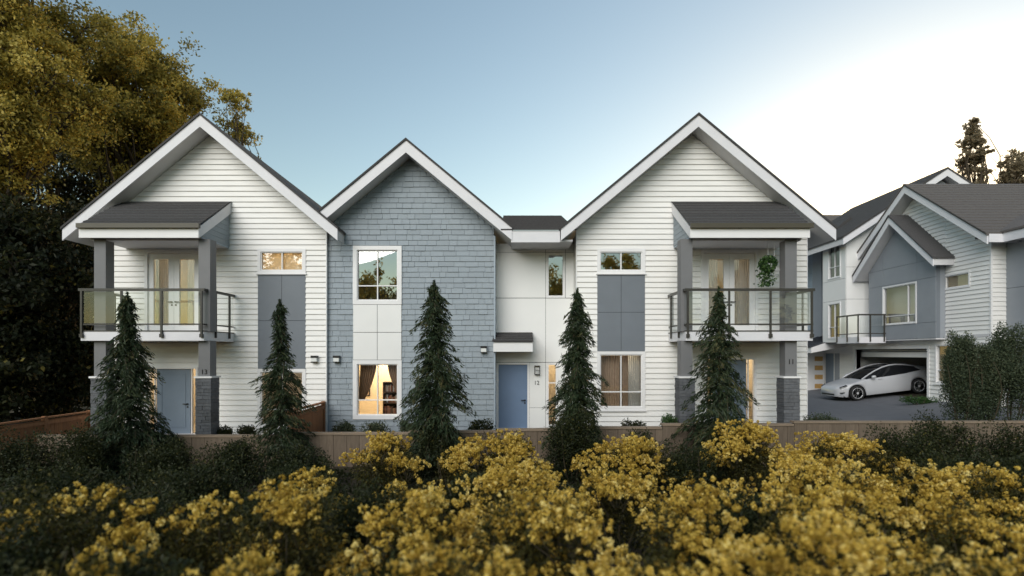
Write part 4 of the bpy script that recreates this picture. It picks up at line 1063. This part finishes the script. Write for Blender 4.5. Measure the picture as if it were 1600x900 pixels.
# dark shrubs at the conifers' feet and in front of the wall
DS = 'dark green shrubs before the retaining wall'
for i, (px, py, d, rx, ry, lab) in enumerate((
        (30, 668, 12.8, 1.1, .8, 'dark shrub at the left edge below the cedar fence'), (140, 662, 12.9, .9, .7, 'dark shrub at the foot of the conifer of number 13'),
        (250, 684, 12.6, .9, .7, 'dark shrub below the front door of number 13'), (360, 682, 12.5, .85, .7, 'dark shrub below the number 13 stone column'),
        (470, 690, 12.3, .8, .7, 'dark shrub before the wall between number 13 and the blue house'), (90, 712, 9.6, 1.2, .9, 'dark shrub low at the left in front of the fence shrubs'),
        (300, 712, 9.8, 1.1, .9, 'dark shrub low in the left foreground centre'), (480, 712, 10.0, .9, .8, 'dark shrub left of the first yellow mound'),
        (683, 648, 13.2, .62, .55, 'dark round shrub at the foot of the conifer by the lit window'), (893, 634, 13.1, .78, .6, 'dark rounded shrub hiding the foot of the conifer by the blue door'),
        (1000, 668, 13.0, .5, .5, 'dark shrub right of the rounded shrub by the blue door'), (1070, 684, 11.6, .75, .7, 'dark shrub between two yellow mounds right of centre'),
        (1130, 655, 13.0, .6, .5, 'dark shrub at the foot of the number 11 conifer'), (1400, 660, 12.2, .9, .8, 'dark shrub before the wall below the car'),
        (1470, 640, 12.6, .85, .7, 'dark shrub below the evergreen nearest the garage'), (1570, 652, 12.0, 1.0, .8, 'dark shrub before the wall at the right edge'),
        (200, 760, 7.6, 1.0, .8, 'dark shrub between the sparse yellow shrubs at left'), (390, 762, 7.4, .8, .8, 'dark shrub in the foreground gap below the second conifer'),
        (560, 760, 7.2, .7, .7, 'dark shrub in the foreground gap below the lit window'), (20, 800, 5.2, .8, .7, 'dark shrub in the lower left corner'),
        (270, 840, 4.4, .7, .6, 'dark shrub at the bottom left between yellow shrubs'), (580, 850, 4.2, .5, .5, 'dark shrub at the bottom between yellow shrubs left of centre'),
        (740, 735, 9.8, .8, .8, 'dark shrub behind the yellow mounds below the tall conifer'), (1180, 745, 7.2, .7, .7, 'dark shrub in the gap between yellow shrubs right of centre'),
        (1500, 690, 10.4, 1.0, .9, 'dark shrub nearer the viewer at right'), (1620, 700, 9.5, 1.1, .9, 'dark shrub cut by the right edge'))):
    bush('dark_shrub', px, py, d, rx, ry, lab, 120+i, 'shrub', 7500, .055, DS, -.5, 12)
# leafy cover between the shrubs
def ground_cover():
    rng = np.random.default_rng(77); n = 60000
    p = np.stack([rng.uniform(-17, 19, n), rng.uniform(-14.5, -3.15, n), np.zeros(n)], 1)
    hgt = .20+.16*np.sin(p[:, 0]*1.7+np.sin(p[:, 1]*1.3)*2)*np.cos(p[:, 1]*2.1+p[:, 0]*.4)
    p[:, 2] = -.5+.02+np.abs(hgt)*rng.random(n)**.5
    o = leaves('ground_cover', p, rng.normal(size=(n, 3))+np.array([0, 0, .5]), rng.uniform(.07, .13, n), rng.uniform(.04, .07, n), np.clip(rng.normal(.4, .2, n), 0, .92), 'shrub', None)
    tag(o, 'low dark green leafy ground cover between the foreground shrubs', 'ground cover', kind='stuff')
ground_cover()
# yellow flowering shrubs
def flowering(px, top_py, d, rx, ry, label, seed, sprays=46, group='yellow flowering shrubs'):
    t, (x, y, z0, zt) = bush('flowering_shrub', px, top_py+6, d, rx, ry, label, seed, 'flower_leaf', 5000, .05, group, -.5, 11)
    rng = np.random.default_rng(seed+500); h = zt-z0
    P = []; D = []; T = []; st = MB()
    nl = max(4, sprays//7); LC = []
    for k in range(nl):
        a = k*2.399+rng.normal()*.3; rr = math.sqrt((k+.4)/nl)
        LC.append((np.array([x+rx*rr*math.cos(a), y+ry*rr*math.sin(a), z0+h*(.22+.70*math.sqrt(max(0, 1-.9*rr*rr)))-.16+rng.normal()*.07]), rng.uniform(.17, .30)*(rx/.75)**.5))
    for k in range(sprays):
        lc, lr = LC[k % nl]; dv = rng.normal(size=3); dv[2] = abs(dv[2])*.9+.15; dv[1] -= .35; dv /= np.linalg.norm(dv)
        c = lc+dv*lr*np.array([1.15, 1.15, .95]); a = math.atan2(dv[1], dv[0]); rr = .6
        out = np.array([math.cos(a)*rr, math.sin(a)*rr, .8]); out /= np.linalg.norm(out)
        st.tube([tuple(c-out*.35), tuple(c-out*.15+rng.normal(size=3)*.02), tuple(c)], [.006, .005, .003], 4)
        tone = rng.normal()*.2
        for j in range(rng.integers(7, 17)):
            q = c+rng.normal(size=3)*np.array([.095, .095, .065]); m = rng.integers(16, 26); rad = rng.uniform(.026, .05)
            s = rng.normal(size=(m, 3)); s /= np.linalg.norm(s, axis=1, keepdims=True)
            P.append(q+s*rad*rng.uniform(.5, 1, (m, 1))); D.append(np.cross(s, rng.normal(size=(m, 3)))); T.append(np.clip(rng.normal(.5, .18, m)+rng.normal()*.12+tone+.12*s[:, 2], 0, 1))  # upper petals of each cluster tinted lighter, top light put into the colour
    P = np.concatenate(P); D = np.concatenate(D)
    st.build('flower_stems', 'twig', t, kind='stuff')
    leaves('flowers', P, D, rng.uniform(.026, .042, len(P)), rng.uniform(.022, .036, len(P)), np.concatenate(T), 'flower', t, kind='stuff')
rows = [('row nearest the retaining wall', 11.6, [(598, 672, .78, 46), (705, 694, .5, 16), (780, 668, .9, 60), (985, 676, .95, 66), (1168, 650, .74, 62), (1300, 674, .95, 62), (1395, 694, .5, 20)]),
        ('second row from the wall', 8.4, [(470, 734, .62, 26), (640, 748, .7, 36), (800, 712, .85, 60), (965, 724, .75, 52), (1110, 750, .7, 42), (1285, 704, .9, 62), (1430, 728, .8, 50), (1545, 726, .75, 46)]),
        ('third row from the wall', 5.9, [(90, 738, .75, 10), (290, 758, .75, 17), (450, 752, .7, 32), (640, 776, .7, 50), (850, 752, .85, 60), (1075, 778, .7, 48), (1300, 756, .85, 58), (1510, 764, .75, 46)]),
        ('row nearest the viewer', 4.1, [(120, 838, .55, 6), (420, 842, .55, 14), (730, 816, .62, 34), (1010, 850, .5, 22), (1250, 818, .62, 34), (1520, 842, .55, 22)])]
sd = 200
for rn, d, its in rows:
    for i, (px, py, r, sp) in enumerate(its):
        sd += 1
        flowering(px, py, d, r, r*.9, label=f'yellow flowering shrub, {ORD[i]} from the left in the {rn}', seed=sd, sprays=int(sp*(1.15 if d > 11 else 1.0)))
# hanging plant on the right balcony
def hanging_plant():
    d = 16.2; x, y, z = at(1200, 415, d); rng = np.random.default_rng(9)
    t = thing('hanging_plant', (x, y, z), 'bushy green hanging plant in a pot on the number 11 balcony', 'plant')
    MB().tube([(x, y, z-.12), (x, y, z-.06), (x, y, z+.04)], [.08, .12, .14], 12).build('pot', 'white', t)
    MB().tube([(x, y, z+.04), (x, y, 5.95)], .006, 5).build('cord', 'white', t)
    p, q = shell_points(rng, 900, (x, y, z+.05), (.27, .25, .26), .4)
    p2 = np.array([x-.08, y-.05, z])+np.concatenate([rng.normal(size=(420, 2))*.11, -rng.random((420, 1))*.62], 1)
    leaves('foliage', np.concatenate([p, p2]), rng.normal(size=(1320, 3))+np.array([0, 0, -.5]), .075, .05, rng.uniform(0, 1, 1320), 'green', t, kind='stuff')
    x2, y2, z2 = at(1210, 424, d)
    g = thing('wire_hanger', (x2, y2, z2), 'white wire diamond ornament hanging right of the balcony plant', 'ornament')
    b = MB(); ring = [(x2+.16*math.cos(k*math.pi/2), y2+.16*math.sin(k*math.pi/2), z2+.04) for k in range(4)]
    for k in range(4):
        b.tube([ring[k], ring[(k+1) % 4]], .007, 4).tube([ring[k], (x2, y2, z2+.24)], .007, 4).tube([ring[k], (x2, y2, z2-.18)], .007, 4)
    b.tube([(x2, y2, z2+.24), (x2, y2, 5.95)], .006, 4); b.build('wire_frame', 'white', g)
hanging_plant()
